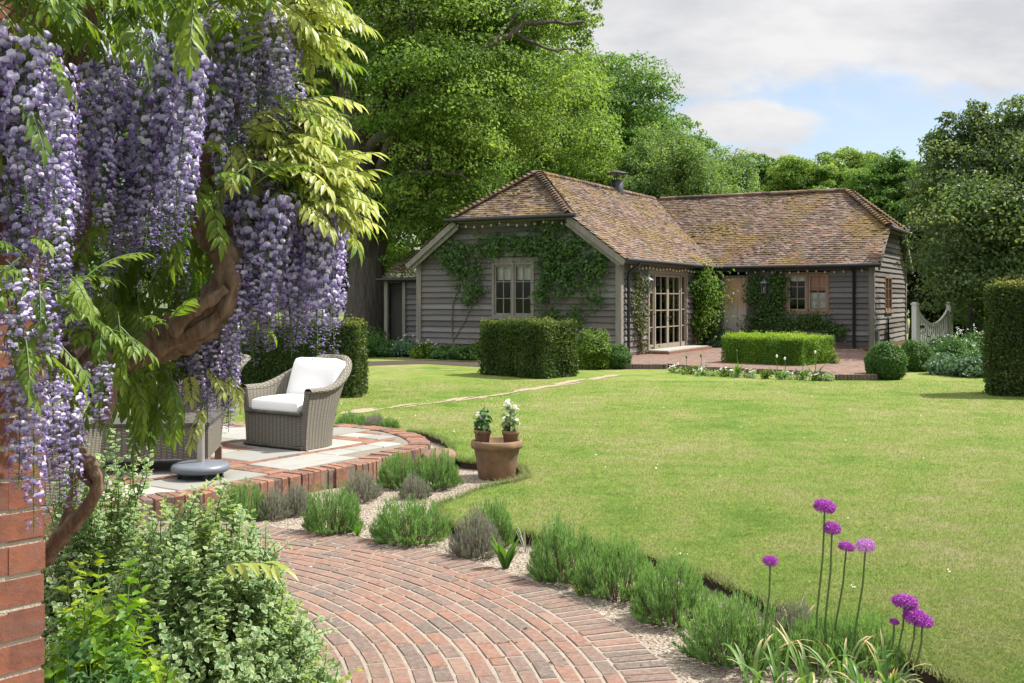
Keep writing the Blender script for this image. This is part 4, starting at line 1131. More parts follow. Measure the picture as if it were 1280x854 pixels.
# ------------------------------------------------------------------ climbers on the cottage
def climber(name, label, f, blobs, stems, size, m, seed, depth=.14, cat='climber', nf=1.0):
    r = np.random.default_rng(seed)
    root = empty(name, HL(*f(blobs[0][0], 0, 0)[:2]), 0, label, cat)
    rl = np.array(root.location)
    def tw(a, d, z):
        q = f(a, d, z); w_ = HL(q[0], q[1], q[2]); return w_
    sm = MB()
    for pts, rad in stems:
        P = smooth_poly(np.array([tw(*p) for p in pts]), 5); P = P + r.normal(size=P.shape) * .008
        sm.tube(P - rl, np.linspace(rad, rad * .4, len(P)), 6)
    sm.build('stem', M['stemb'], root)
    lm = MB(); nrm = norm(tw(0, 1, 0) - tw(0, 0, 0))
    for (a, z, ra, rz_, n) in blobs:
        n = int(n * nf); k = max(3, n // 26)
        ca = a + ra * r.normal(size=k) * .5; cz = z + rz_ * r.normal(size=k) * .5
        for i in range(k):
            q = n // k; cc = .09 + .05 * r.random()
            aa = ca[i] + r.normal(size=q) * cc; zz = cz[i] + r.normal(size=q) * cc - .05 * r.random(q); dd = .05 + np.abs(r.normal(size=q)) * depth * (.5 + r.random())
            P = np.array([tw(x_, d, z_) for x_, d, z_ in zip(aa, dd, zz)]) - rl
            foliage(lm, P, np.repeat(nrm[None], q, 0), size, r, .5, .55, LEAF if size > .07 else KITE, rnd=np.clip(r.normal(.35 + .3 * r.random(), .2, q), 0, 1))
    lm.build('foliage', m, root)
    return root
def gx(px): return (px - 525) / 247.0 * 6.04     # helper: gable position from the picture of the gable
climber('gable_climber', 'leafy green climber trained around the gable window on grey boards', fG,
        [(.9, 2.75, .35, .25, 240), (1.4, 2.85, .45, .3, 420), (1.7, 2.4, .4, .4, 420), (2.05, 3.0, .4, .2, 300), (1.5, 1.9, .35, .3, 150), (1.95, 1.75, .35, .25, 330), (1.05, 2.3, .3, .35, 160),
         (2.6, 3.05, .5, .18, 460), (3.2, 3.05, .5, .18, 480), (3.8, 3.0, .45, .28, 560), (4.3, 2.95, .45, .4, 760), (4.8, 2.75, .4, .4, 640), (5.3, 2.45, .3, .4, 460), (5.65, 2.2, .2, .3, 200),
         (4.0, 2.4, .3, .35, 460), (4.5, 2.25, .4, .4, 520), (5.0, 2.05, .35, .35, 320), (3.95, 1.8, .25, .3, 380), (4.4, 1.75, .3, .2, 180), (5.45, 1.45, .25, .2, 160), (4.85, 1.35, .2, .25, 130),
         (3.95, 1.1, .25, .2, 260), (4.4, 1.0, .35, .18, 240), (4.9, 1.0, .3, .12, 120), (4.3, 3.4, .4, .12, 260), (3.9, .7, .4, .2, 160)],
        [([(1.15, .05, .1), (1.1, .06, .9), (1.15, .06, 1.5), (1.5, .06, 2.2), (1.8, .07, 2.8), (2.6, .08, 3.0)], .022), ([(1.2, .05, .5), (1.7, .06, 1.3), (1.95, .06, 1.8), (2.0, .06, 2.4)], .014),
         ([(4.1, .05, .1), (4.05, .06, 1.0), (4.0, .06, 2.0), (4.3, .07, 2.9), (5.2, .07, 2.5)], .025), ([(4.05, .06, .8), (5.2, .06, 1.2), (5.8, .06, 1.4)], .012), ([(4.0, .06, 1.9), (3.9, .06, 3.0), (2.9, .07, 3.1)], .014)],
        .085, M['vine'], 31, nf=.62)
climber('rose_climber', 'thin twiggy climber beside the left of the french doors', fL,
        [(.95, 2.1, .3, .25, 190), (1.1, 1.7, .35, .3, 260), (.9, 1.2, .35, .35, 220), (1.2, .8, .35, .3, 200), (.7, 1.6, .2, .3, 120), (1.5, 1.2, .2, .3, 110), (1.3, .35, .3, .2, 110), (1.62, 1.9, .08, .3, 80)],
        [([(1.25, .1, .1), (1.2, .08, .8), (1.0, .08, 1.4), (.9, .08, 2.1)], .03), ([(1.25, .1, .2), (1.4, .08, .9), (1.45, .08, 1.6), (1.3, .08, 2.2)], .02), ([(1.15, .1, .2), (.8, .08, .9), (.7, .08, 1.7)], .014)],
        .07, M['rose'], 32, .10)
climber('corner_climber', 'bright sunlit climber hanging in the inner corner right of the french doors', fL,
        [(5.6, 2.25, .25, .15, 330), (5.75, 1.9, .3, .25, 520), (5.75, 1.5, .3, .25, 520), (5.65, 1.1, .28, .25, 420), (5.5, .75, .3, .3, 340), (6.1, 2.1, .25, .3, 240), (6.2, 1.5, .2, .3, 180), (5.6, 2.55, .12, .15, 90)],
        [([(5.5, .1, .1), (5.6, .1, 1.0), (5.7, .12, 1.8), (5.6, .15, 2.4)], .03), ([(5.7, .1, .1), (6.0, .1, 1.2), (6.1, .1, 2.1)], .02)],
        .095, M['vinelight'], 33, .30)
climber('shaded_climber', 'dark climber low in the inner corner beside the plank door', fL,
        [(6.4, 1.0, .3, .4, 330), (6.7, 1.8, .3, .4, 280), (6.3, .5, .4, .3, 330), (6.9, .8, .2, .4, 160), (5.15, 2.0, .1, .3, 90)],
        [([(6.6, .1, .1), (6.5, .1, .9), (6.7, .1, 1.9)], .025)], .09, M['vine'], 34, .22)
climber('wing_climber', 'dark green climber around the lantern between plank door and wing window', fR,
        [(1.4, 2.1, .18, .2, 220), (1.45, 1.6, .2, .3, 300), (1.85, 1.4, .3, .3, 420), (2.15, 2.1, .15, .2, 240), (2.15, 1.6, .15, .3, 240), (1.6, .95, .35, .25, 340), (2.1, .95, .35, .2, 320), (2.7, .85, .3, .14, 260),
         (3.2, .85, .3, .15, 280), (3.6, .78, .25, .12, 200), (3.95, .62, .2, .1, 110), (1.5, .5, .4, .2, 220), (2.2, .55, .4, .15, 180), (2.9, .95, .4, .1, 120), (2.0, 2.2, .3, .1, 140)],
        [([(1.7, .06, .1), (1.65, .06, .9), (1.5, .06, 1.6), (1.4, .06, 2.2)], .024), ([(1.7, .06, .4), (2.1, .06, 1.0), (2.15, .06, 2.2)], .016), ([(1.8, .06, .6), (2.8, .06, .85), (4.0, .06, .6)], .012)],
        .08, M['vine'], 35, .10)

# ------------------------------------------------------------------ trees
def crown(mb, lobes, n, size, r, sub=.30, T=KITE, mi=0, upb=.5, hang=0.0, dome=.8):
    rr = np.array([l[3] for l in lobes]); cnt = (n * rr ** 2 / (rr ** 2).sum()).astype(int)
    for (cx, cy, cz, R_), c in zip(lobes, cnt):
        k = max(6, int(16 + c / 230))
        d = rdir(k, r); rad = R_ * (.5 + .62 * r.random(k) ** .6)
        C = np.array([cx, cy, cz]) + d * rad[:, None] * np.array([1, 1, .85])
        sr = R_ * sub * (.5 + .9 * r.random(k)); pw = sr ** 2 / (sr ** 2).sum()
        w = r.choice(k, c, p=pw); base_r = np.clip(r.normal(.48, .24, k), 0, 1)
        dd = rdir(c, r); up_ = r.random(c) < .8; dd[:, 2] = np.where(up_, np.abs(dd[:, 2]), dd[:, 2])
        shell = r.random(c) < dome
        rk = np.where(shell, .72 + .36 * r.random(c), 1.1 * r.random(c) ** .4)
        off = dd * (sr[w] * rk)[:, None] * np.array([1.15, 1.15, .72])
        if hang: off[:, 2] -= np.abs(r.normal(size=c)) * hang
        P = C[w] + off
        out = norm(dd + .35 * norm(P - np.array([cx, cy, cz])))
        foliage(mb, P, out, size, r, upb * .5, .55, T, rnd=np.clip(base_r[w] + r.normal(size=c) * .2, 0, 1), mi=mi)
def ell_lobes(c, rad, n, r, k=.42, inner=.62):
    i = np.arange(n) + .5; ph = np.arccos(1 - 2 * i / n); th = PI * (1 + 5 ** .5) * i + r.random() * 6
    d = np.stack([np.cos(th) * np.sin(ph), np.sin(th) * np.sin(ph), np.cos(ph)], -1)
    P = np.asarray(c) + d * np.asarray(rad) * (inner + .22 * (r.random((n, 1)) - .4))
    m_ = float(np.mean(rad)) * k
    return [(p[0], p[1], p[2], m_ * (.7 + .6 * r.random())) for p in P]
def tree(name, label, base, trunk_r, lobes, n, size, m, seed, group=None, cat='tree', extra=(), fork=.35, T=KITE, sub=.34, limbs=12, hang=0.0, bark='bark', upb=.8, lean=0.0):
    r = np.random.default_rng(seed)
    root = empty(name, (base[0], base[1], 0), 0, label, cat, group); b0 = np.array([base[0], base[1], 0.0])
    L = np.array(lobes); c = L[:, :3].mean(0); top = L[:, 2].max()
    tm = MB()
    ts = np.linspace(0, 1, 9); axis = np.array([[b0[0] + (c[0] - b0[0]) * t_ ** 2 * .8 + r.normal() * trunk_r * .12, b0[1] + (c[1] - b0[1]) * t_ ** 2 * .8, t_ * top * .92 - .1] for t_ in ts])
    rad = trunk_r * np.array([1.35, 1.05, .95, .85, .72, .55, .4, .25, .1])
    tm.tube(axis - b0, rad, 12)
    order = np.argsort(-L[:, 3])[:limbs]
    for j in order:
        e = L[j, :3]; t_ = np.clip((e[2] / (top * .92)) * .75 - .05, .25, .85)
        s_ = np.array([np.interp(t_, ts, axis[:, q]) for q in range(3)]); sr = np.interp(t_, ts, rad) * .55
        mid = s_ * .5 + e * .5 + np.array([0, 0, -.06 * np.linalg.norm(e - s_)]) + r.normal(size=3) * .15
        P = smooth_poly(np.array([s_, mid, e]), 4); P = P + r.normal(size=P.shape) * .04 * trunk_r
        tm.tube(P - b0, np.linspace(sr, sr * .22, len(P)), 7)
        for q in range(3):
            d = rdir(1, r)[0]; e2 = e + d * L[j, 3] * .8
            tm.tube(np.array([P[-3], (P[-1] + e2) / 2, e2]) - b0, [sr * .25, sr * .16, sr * .06], 5)
    for pts, r0, r1 in extra:
        P = smooth_poly(np.array(pts), 5); P = P + r.normal(size=P.shape) * .05; tm.tube(P - b0, np.linspace(r0, r1, len(P)), 9)
    tm.build('trunk', M[bark], root)
    cm = MB(); LL = [(l[0] - b0[0], l[1] - b0[1], l[2], l[3]) for l in lobes]
    crown(cm, LL, n, size, r, sub, T, 0, upb, hang, .8 if not hang and T is KITE else .3)
    cm.build('crown', m, root)
    return root
R_ = np.random.default_rng(77)
TG = 'trees behind the cottage'
# the great oak: lobes set where its boughs hang
ob = W(457, 372, 33.0)
oak_lobes = [tuple(W(px, py, y)) + (rd,) for (px, py, y, rd) in (
    (400, 60, 33, 2.2), (490, 10, 31, 2.2), (540, 40, 30.5, 2.2), (590, 25, 32, 1.8), (655, 0, 31.5, 1.3), (640, 48, 31.5, .7), (725, 42, 32.5, .45), (735, 15, 32.5, .5), (700, 18, 32.5, .85), (690, -50, 33, 1.2), (522, 112, 30, 1.9), (560, 120, 31, 2.0), (610, 90, 33, 1.9),
    (390, 150, 34.8, 1.7), (540, 190, 30.5, 1.75), (575, 190, 32, 1.7), (512, 250, 31.5, 1.2), (540, 255, 31.5, 1.5), (385, 240, 34.5, 1.5), (500, 310, 33, 1.0), (400, 315, 36, 1.1), (640, 140, 33, 1.6),
    (450, -80, 33, 2.6), (560, -90, 33, 2.8), (640, -120, 33, 2.4), (380, -30, 34, 2.4), (330, 60, 34, 2.4), (320, 180, 34, 2.2), (520, 0, 38, 2.6), (420, 110, 39, 2.2), (350, 280, 35, 1.7), (560, 230, 36, 1.9))]
tree('oak_tree', 'great oak with thick dark trunk left of the cottage', ob, .60, oak_lobes, 225000, .105, M['oak'], 41, TG, limbs=20, sub=.34, extra=(
    ([W(455, 330, 33), W(448, 230, 32.4), W(440, 140, 32.2), W(436, 40, 32.4), W(440, -40, 33)], .52, .30),
    ([W(446, 200, 32.6), W(500, 150, 30.9), W(560, 95, 29.9), W(615, 55, 30.2), W(668, 28, 30.6), W(728, 30, 31.5)], .20, .04),
    ([W(615, 55, 30.2), W(640, 20, 30.6), W(660, -10, 31)], .09, .04), ([W(640, 42, 30.4), W(690, 62, 31), W(728, 60, 31.6)], .06, .02),
    ([W(446, 170, 32.5), W(480, 110, 31.2), W(505, 60, 30.4), W(520, 10, 30.6)], .17, .07), ([W(448, 260, 32.6), W(495, 225, 31), W(545, 215, 30), W(590, 225, 30.4)], .11, .03),
    ([W(450, 300, 32.8), W(470, 280, 32), W(500, 285, 31.4)], .06, .02)))
def simple(name, label, px, pyc, y, rx, rz_, n, size, m, seed, nl=16, tr=.3, **kw):
    c = W(px, pyc, y); r = np.random.default_rng(seed)
    return tree(name, label, (c[0] + r.normal() * .4, y + .5), tr, ell_lobes(c, (rx, rx * .85, rz_), nl, r), n, size, m, seed, TG, **kw)
simple('ash_tree', 'tall bright green tree directly behind the gable peak', 655, 190, 43, 4.2, 5.2, 92000, .135, M['oak'], 42, 20)
simple('field_maple', 'rounded tree with leafy outline behind the flue, tallest right of the oak', 738, 180, 50, 3.9, 4.9, 86000, .14, M['tree2'], 43, 20)
simple('field_maple', 'lower dense tree stepping down from the flue towards the wing', 826, 226, 54, 2.9, 3.6, 56000, .145, M['tree2'], 44, 14)
simple('willow_tree', 'grey green willow with fine foliage just above the valley of the roof', 838, 235, 43, 2.7, 2.8, 70000, .105, M['willow'], 45, 16, hang=.5, sub=.26)
simple('willow_tree', 'small grey green willow drooping beside the wing ridge', 905, 238, 46, 1.5, 2.2, 32000, .105, M['willow'], 46, 10, hang=.5)
simple('maple_tree', 'distant dark tree between willow and bright trees over the wing ridge', 958, 240, 64, 2.6, 2.4, 22000, .2, M['tree2'], 47, 12)
simple('lime_tree', 'distant bright green tree over the middle of the wing ridge', 1010, 245, 60, 2.8, 2.5, 40000, .155, M['oak'], 48, 12)
simple('lime_tree', 'distant bright green tree above the right end of the wing ridge', 1062, 240, 62, 2.7, 2.6, 40000, .155, M['oak'], 49, 12)
simple('hazel_tree', 'mid green tree showing between wing roof and glossy leaved tree', 1125, 270, 46, 2.2, 3.0, 42000, .14, M['tree2'], 50, 12)
simple('thorn_tree', 'light green small tree behind the left roof slope of the gable', 575, 265, 38, 1.7, 1.9, 26000, .12, M['oak'], 51, 10, tr=.15)
simple('hornbeam_tree', 'background tree filling the gap left of the oak trunk', 420, 260, 48, 4.5, 5.5, 60000, .15, M['tree2'], 52, 16)
simple('hornbeam_tree', 'background tree between the oak crown and the gable peak', 560, 150, 52, 4.5, 6.5, 66000, .155, M['tree2'], 53, 16)
simple('hornbeam_tree', 'background tree far left behind the wisteria', 250, 230, 44, 5.5, 6.0, 30000, .2, M['tree2'], 54, 14)
# glossy leaved tree on the right, upright shoots on top
mc = W(1215, 290, 27.5)
ml = [tuple(W(px, py, y)) + (rd,) for (px, py, y, rd) in (
    (1168, 260, 29.5, .7), (1178, 320, 29, .75), (1195, 215, 27.5, .75), (1205, 280, 26.5, .95), (1215, 350, 26.5, .85), (1245, 200, 28, .8), (1250, 270, 26.3, 1.0), (1262, 340, 26.3, .95), (1290, 230, 27, 1.1), (1300, 310, 27, 1.1),
    (1215, 160, 28, .42), (1180, 180, 28, .40), (1222, 135, 28, .2), (1219, 152, 28, .26), (1198, 178, 28, .3), (1176, 205, 28.5, .3), (1232, 172, 28, .3), (1187, 150, 28, .2), (1158, 225, 30, .42), (1262, 165, 28.2, .45), (1282, 140, 27.5, .5), (1340, 260, 27, 1.4), (1330, 180, 27.5, 1.0), (1195, 375, 29.5, .6), (1250, 395, 27.5, .8), (1310, 385, 27, 1.0), (1210, 210, 29.5, .8), (1250, 250, 30, 1.2))]
tree('glossy_tree', 'olive green glossy leaved tree with loose upright shoots above the tall hedge', mc, .12, ml, 84000, .092, M['magnolia'], 55, TG, limbs=20, T=LEAF, sub=.62, upb=.7)
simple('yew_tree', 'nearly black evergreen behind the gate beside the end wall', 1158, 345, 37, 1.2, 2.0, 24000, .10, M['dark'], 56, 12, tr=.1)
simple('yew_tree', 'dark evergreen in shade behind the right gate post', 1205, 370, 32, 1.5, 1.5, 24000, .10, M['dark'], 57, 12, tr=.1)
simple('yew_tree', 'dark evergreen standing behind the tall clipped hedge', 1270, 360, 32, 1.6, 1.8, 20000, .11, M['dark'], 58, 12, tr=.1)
simple('laurel_tree', 'background tree at the far right beyond the tall hedge', 1400, 240, 38, 4, 4, 24000, .18, M['tree2'], 59, 14)

def far_wood():
    r = np.random.default_rng(91); lm = MB(); L = []
    for i in range(70):
        a = -1.15 + 2.3 * i / 69; d = 92 + r.normal() * 5; L.append((d * math.sin(a), d * math.cos(a), 3.5 + r.random() * 2.0, 3.6 + 1.4 * r.random()))
    crown(lm, L, 52000, .42, r, .34); lm.build('far_wood', M['tree2'], kind='stuff', label='distant belt of woodland closing the horizon behind the garden', cat='woodland')
far_wood()

# ------------------------------------------------------------------ hedges, clipped balls, border plants
def hedge(name, label, corner, ang, wx, wy, h, size, n, m, seed, group=None, toprnd=.25, round_=.05, bulge=.045):
    """box hedge: corner on the ground, ang its turn; local box 0..wx, 0..wy"""
    r = np.random.default_rng(seed); root = empty(name, (corner[0], corner[1], 0), ang, label, 'hedge', group)
    st = MB()
    for k in range(max(3, int(wx / .4))):
        x = wx * (k + .5) / max(3, int(wx / .4)); st.tube([(x, wy / 2, -.02), (x + r.normal() * .05, wy / 2 + r.normal() * .05, h * .6)], [.03, .015], 6)
    st.build('stem', M['stemb'], root)
    lm = MB(); q = .06
    V = np.array([[(q, wx - q)[i], (q, wy - q)[j], (.05, h - q)[k]] for k in (0, 1) for j in (0, 1) for i in (0, 1)])
    lm.add(V, [[[0, 2, 3, 1], [4, 5, 7, 6], [0, 1, 5, 4], [2, 6, 7, 3], [0, 4, 6, 2], [1, 3, 7, 5]]], .05)
    A = np.array([wx * h, wx * h, wy * h, wy * h, wx * wy]); k = r.choice(5, n, p=A / A.sum())
    u_, v_ = r.random(n), r.random(n); dd = np.abs(r.normal(size=n)) * .030 - .05 * r.random(n) + np.where(r.random(n) < .05, .07 * r.random(n), 0)
    P = np.zeros((n, 3)); O = np.zeros((n, 3))
    for i, (fn, on) in enumerate(((lambda a, b, d: (a * wx, -d, b * h), (0, -1, 0)), (lambda a, b, d: (a * wx, wy + d, b * h), (0, 1, 0)), (lambda a, b, d: (-d, a * wy, b * h), (-1, 0, 0)),
                                  (lambda a, b, d: (wx + d, a * wy, b * h), (1, 0, 0)), (lambda a, b, d: (a * wx, b * wy, h + d), (0, 0, 1)))):
        s_ = k == i; P[s_] = np.stack(np.broadcast_arrays(*fn(u_[s_], v_[s_], dd[s_])), -1); O[s_] = on
    lump = bulge * (np.sin(P[:, 0] * 5.1 + P[:, 2] * 3) + np.sin(P[:, 1] * 4.3 + P[:, 2] * 6.7 + 1) + np.sin(P[:, 0] * 11 + P[:, 1] * 9)) * .5
    P += O * lump[:, None]
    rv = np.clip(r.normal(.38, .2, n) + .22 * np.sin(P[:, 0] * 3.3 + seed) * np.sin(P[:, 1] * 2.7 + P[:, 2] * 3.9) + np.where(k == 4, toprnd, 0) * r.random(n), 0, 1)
    foliage(lm, P, O, size, r, .25, .75, KITE, rv)
    lm.build('foliage', m, root)
    return root
a_ = math.radians(-38)
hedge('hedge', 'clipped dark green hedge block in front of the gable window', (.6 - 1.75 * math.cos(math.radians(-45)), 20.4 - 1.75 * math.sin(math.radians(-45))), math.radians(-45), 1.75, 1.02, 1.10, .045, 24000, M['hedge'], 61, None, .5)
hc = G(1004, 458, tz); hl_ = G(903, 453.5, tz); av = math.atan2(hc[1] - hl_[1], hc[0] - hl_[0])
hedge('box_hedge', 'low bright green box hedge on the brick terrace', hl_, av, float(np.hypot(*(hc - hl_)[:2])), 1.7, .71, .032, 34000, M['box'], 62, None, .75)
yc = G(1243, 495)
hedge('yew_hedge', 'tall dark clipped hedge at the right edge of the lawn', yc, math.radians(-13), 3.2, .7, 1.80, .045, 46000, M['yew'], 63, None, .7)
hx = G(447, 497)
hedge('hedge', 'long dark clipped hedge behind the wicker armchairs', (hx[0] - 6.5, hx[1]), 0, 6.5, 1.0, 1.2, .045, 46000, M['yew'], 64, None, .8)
def ball(name, label, c, rad, hgt, size, n, m, seed, group=None, loose=.03, cat='shrub'):
    r = np.random.default_rng(seed); root = empty(name, (c[0], c[1], 0), 0, label, cat, group)
    st = MB(); st.tube([(0, 0, -.02), (0, 0, hgt * .5)], [.03, .02], 6); st.build('stem', M['stemb'], root)
    lm = MB(); d = rdir(n, r)
    fl_ = np.maximum(d[:, 2], -.82); kr = 1 + loose * (np.sin(d[:, 0] * 7 + seed) + np.sin(d[:, 1] * 8 + seed * 2) + np.sin(d[:, 2] * 9)) + r.normal(size=n) * loose * 1.0 - .08 * r.random(n)
    P = np.stack([d[:, 0] * rad * kr, d[:, 1] * rad * kr, hgt * .45 + fl_ * hgt * .55 * kr], -1)
    th = np.linspace(0, 2 * PI, 16, endpoint=False); rings = np.array([[(rad * .86 * math.cos(a) * math.sin(p), rad * .86 * math.sin(a) * math.sin(p), hgt * .45 - max(-.82, 1) * 0 + max(-.8, math.cos(p)) * hgt * .55 * .86) for a in th] for p in np.linspace(.05, PI - .05, 9)])
    lm.grid(rings, .05, closed=True, smooth=False)
    foliage(lm, P, d, size, r, .35, .7, KITE, np.clip(r.normal(.45, .22, n), 0, 1))
    lm.build('foliage', m, root); return root
ball('box_ball', 'clipped round box ball at the right end of the brick terrace', G(1107, 474), .375, .72, .035, 13000, M['boxball'], 71, 'clipped box balls')
ball('box_ball', 'darker round box ball further back below the end wall', G(1143, 464), .36, .66, .035, 10000, M['boxball'], 72, 'clipped box balls')
ball('lime_shrub', 'lime green rounded shrub right of the dark hedge block', G(741, 461), .42, .80, .05, 9000, M['lime'], 73, None, .09)
ball('round_shrub', 'small deep green round shrub against the terrace step', G(772, 461), .31, .53, .035, 8000, M['boxball'], 74, None, .05)
def mound(name, label, c, rad, hgt, size, n, m, seed, group=None, T=KITE, flowers=0, cat='plant'):
    r = np.random.default_rng(seed); root = empty(name, (c[0], c[1], c[2] if len(c) > 2 else 0), 0, label, cat, group)
    st = MB(); lm = MB(); k = max(5, n // 45)
    for i in range(k):
        a = r.random() * 2 * PI; q = rad * math.sqrt(r.random()); e = np.array([q * math.cos(a), q * math.sin(a), hgt * (1 - .6 * (q / rad) ** 2) * (.6 + .45 * r.random())])
        st.tube([(e[0] * .3, e[1] * .3, 0), (e[0] * .8, e[1] * .8, e[2] * .6), tuple(e)], [.006, .005, .002], 4, caps=False)
        w = n // k; t_ = r.random(w) ** .6
        P = np.array([e[0] * .3, e[1] * .3, 0]) * (1 - t_)[:, None] + e * t_[:, None] + r.normal(size=(w, 3)) * np.array([1, 1, .7]) * max(.03, rad * .12)
        P[:, 2] = np.maximum(P[:, 2], .01)
        foliage(lm, P, norm(P * np.array([1, 1, .3]) + 1e-4), size, r, .6, .6, T, np.clip(r.normal(.3 + .4 * r.random(), .2, w), 0, 1))
    st.build('stem', M['stemg'], root); lm.build('foliage', m, root)
    if flowers:
        fm = MB(); a = r.random(flowers) * 2 * PI; q = rad * .9 * np.sqrt(r.random(flowers))
        P = np.stack([q * np.cos(a), q * np.sin(a), hgt * (1 - .5 * (q / rad) ** 2) * (.85 + .3 * r.random(flowers))], -1)
        P = np.repeat(P, 5, 0) + r.normal(size=(flowers * 5, 3)) * .012
        foliage(fm, P, np.repeat([[0, -.5, 1.0]], len(P), 0), .035, r, .5, .6, KITE); fm.build('flower', M['petalw'], root)
    return root
BG = 'low plants in the bed along the gable'
for i, (px, py, rd, hg, m_, lab) in enumerate((
    (452, 447, .55, .75, 'peren', 'leafy dark plant at the foot of the oak trunk'), (480, 446, .5, .6, 'peren', 'spreading plant below the narrow fence'), (508, 446, .5, .55, 'blue', 'bluish leafed plant with pale flowers below the shed'),
    (532, 448, .45, .45, 'lime', 'fresh green plant at the left corner of the gable'), (560, 449, .45, .42, 'peren', 'middle plant of the bed under the gable boards'), (583, 450, .4, .45, 'vine', 'plant of the gable bed beside the dark hedge block'), (466, 443, .6, .9, 'vine', 'taller leafy plant between oak trunk and fence'),
    (600, 447, .4, .5, 'lime', 'light green plant half hidden by the dark hedge block'))):
    mound('border_plant', lab, G(px, py), rd, hg, .075, 1500, M[m_], 80 + i, BG, LEAF, 12 if i in (2, 3) else 0)
RG = 'perennials in the border by the gate'
for i, (px, py, rd, hg, m_, lab) in enumerate((
    (1178, 455, .55, .72, 'peren', 'tall feathery green perennial in front of the gate'), (1195, 460, .55, .85, 'peren', 'rounded perennial below the right gate post'), (1182, 468, .5, .45, 'blue', 'low bluish leafed perennial at the lawn edge by the gate'),
    (1215, 471, .5, .55, 'blue', 'bluish perennial at the lawn edge beside the tall hedge'), (1218, 458, .6, .95, 'peren', 'tall leafy perennial beside the tall hedge'), (1160, 462, .35, .5, 'blue', 'pale edged perennial behind the darker box ball'))):
    mound('border_plant', lab, G(px, py), rd, hg, .07, 2000, M[m_], 95 + i, RG, LEAF, 14 if i in (1, 4) else 0)
mound('corner_shrub', 'bluish green shrub at the foot of the inner corner climber', HL(.75, 6.35), .55, .62, .07, 1800, M['blue'], 105, None, LEAF)
mound('terrace_plant', 'small plant behind the right end of the box hedge', G(1041, 455, .1), .16, .32, .05, 160, M['lime'], 106, None, LEAF)
TGp = 'little plants along the terrace front'
tl_ = [(845, 466.5), (862, 468), (876, 470), (893, 470), (907, 471), (921, 471.5), (938, 472.5), (958, 473.5), (980, 474.5), (1001, 475), (1019, 476), (1034, 476.5)]
tnames = ['leftmost white edged plant at the terrace front beside the step', 'second small plant from the terrace step', 'third small plant from the terrace step', 'small plant below the left end of the box hedge', 'second small plant below the box hedge',
          'third small plant below the box hedge', 'fourth small plant below the box hedge', 'small plant below the middle of the box hedge', 'fifth small plant from the right along the terrace front', 'third small plant left of the right hand brick step', 'second small plant left of the right hand brick step', 'small plant touching the right hand brick step']
for i, (p, lb) in enumerate(zip(tl_, tnames)):
    r = np.random.default_rng(200 + i)
    pl = mound('edging_plant', lb, G(*p), .14 + .05 * r.random(), .15 + .06 * r.random(), .045, 190, M['varieg' if i % 3 != 1 else 'lime'], 110 + i, TGp, LEAF, 7 if i % 2 == 0 else 0)
def spire(c, h, seed, lb):
    r = np.random.default_rng(seed); root = empty('budding_stem', c, 0, lb, 'flower', 'budding bulb stems along the terrace front')
    s_ = MB(); s_.tube([(0, 0, 0), (.01, 0, h * .6), (.015 * r.normal(), 0, h)], [.008, .007, .005], 6); s_.build('stem', M['stemg'], root)
    l = MB(); n = 7; a = r.random(n) * 2 * PI; l.scatter(leaf_shape(.10, .03, .3), np.zeros((n, 3)), frames(np.stack([np.cos(a) * .35, np.sin(a) * .35, np.ones(n)], -1), np.stack([-np.cos(a), -np.sin(a), np.full(n, .3)], -1)), h * (.4 + .4 * r.random(n)), r.random(n)); l.build('leaf', M['tulip'], root)
    b = MB(); b.lathe([(0, h - .01), (.018, h + .01), (.022, h + .03), (.012, h + .055), (0, h + .065)], 8); b.build('bud', M['petalw' if seed % 2 else 'lime'], root)
for i, ((px, py), h, lb) in enumerate((((921, 472), .50, 'tallest budding stem left of the middle of the box hedge'), ((971, 474), .42, 'budding stem before the middle of the box hedge'), ((1003, 475), .40, 'budding stem before the corner of the box hedge'),
        ((1019, 476), .52, 'tall budding stem close to the right hand brick step'), ((876, 469.5), .38, 'budding stem near the left end of the box hedge'), ((981, 474.5), .38, 'shorter of the paired budding stems before the box hedge'), ((858, 468), .33, 'leftmost budding stem at the terrace front'))):
    spire(G(px, py), h, 150 + i, lb)

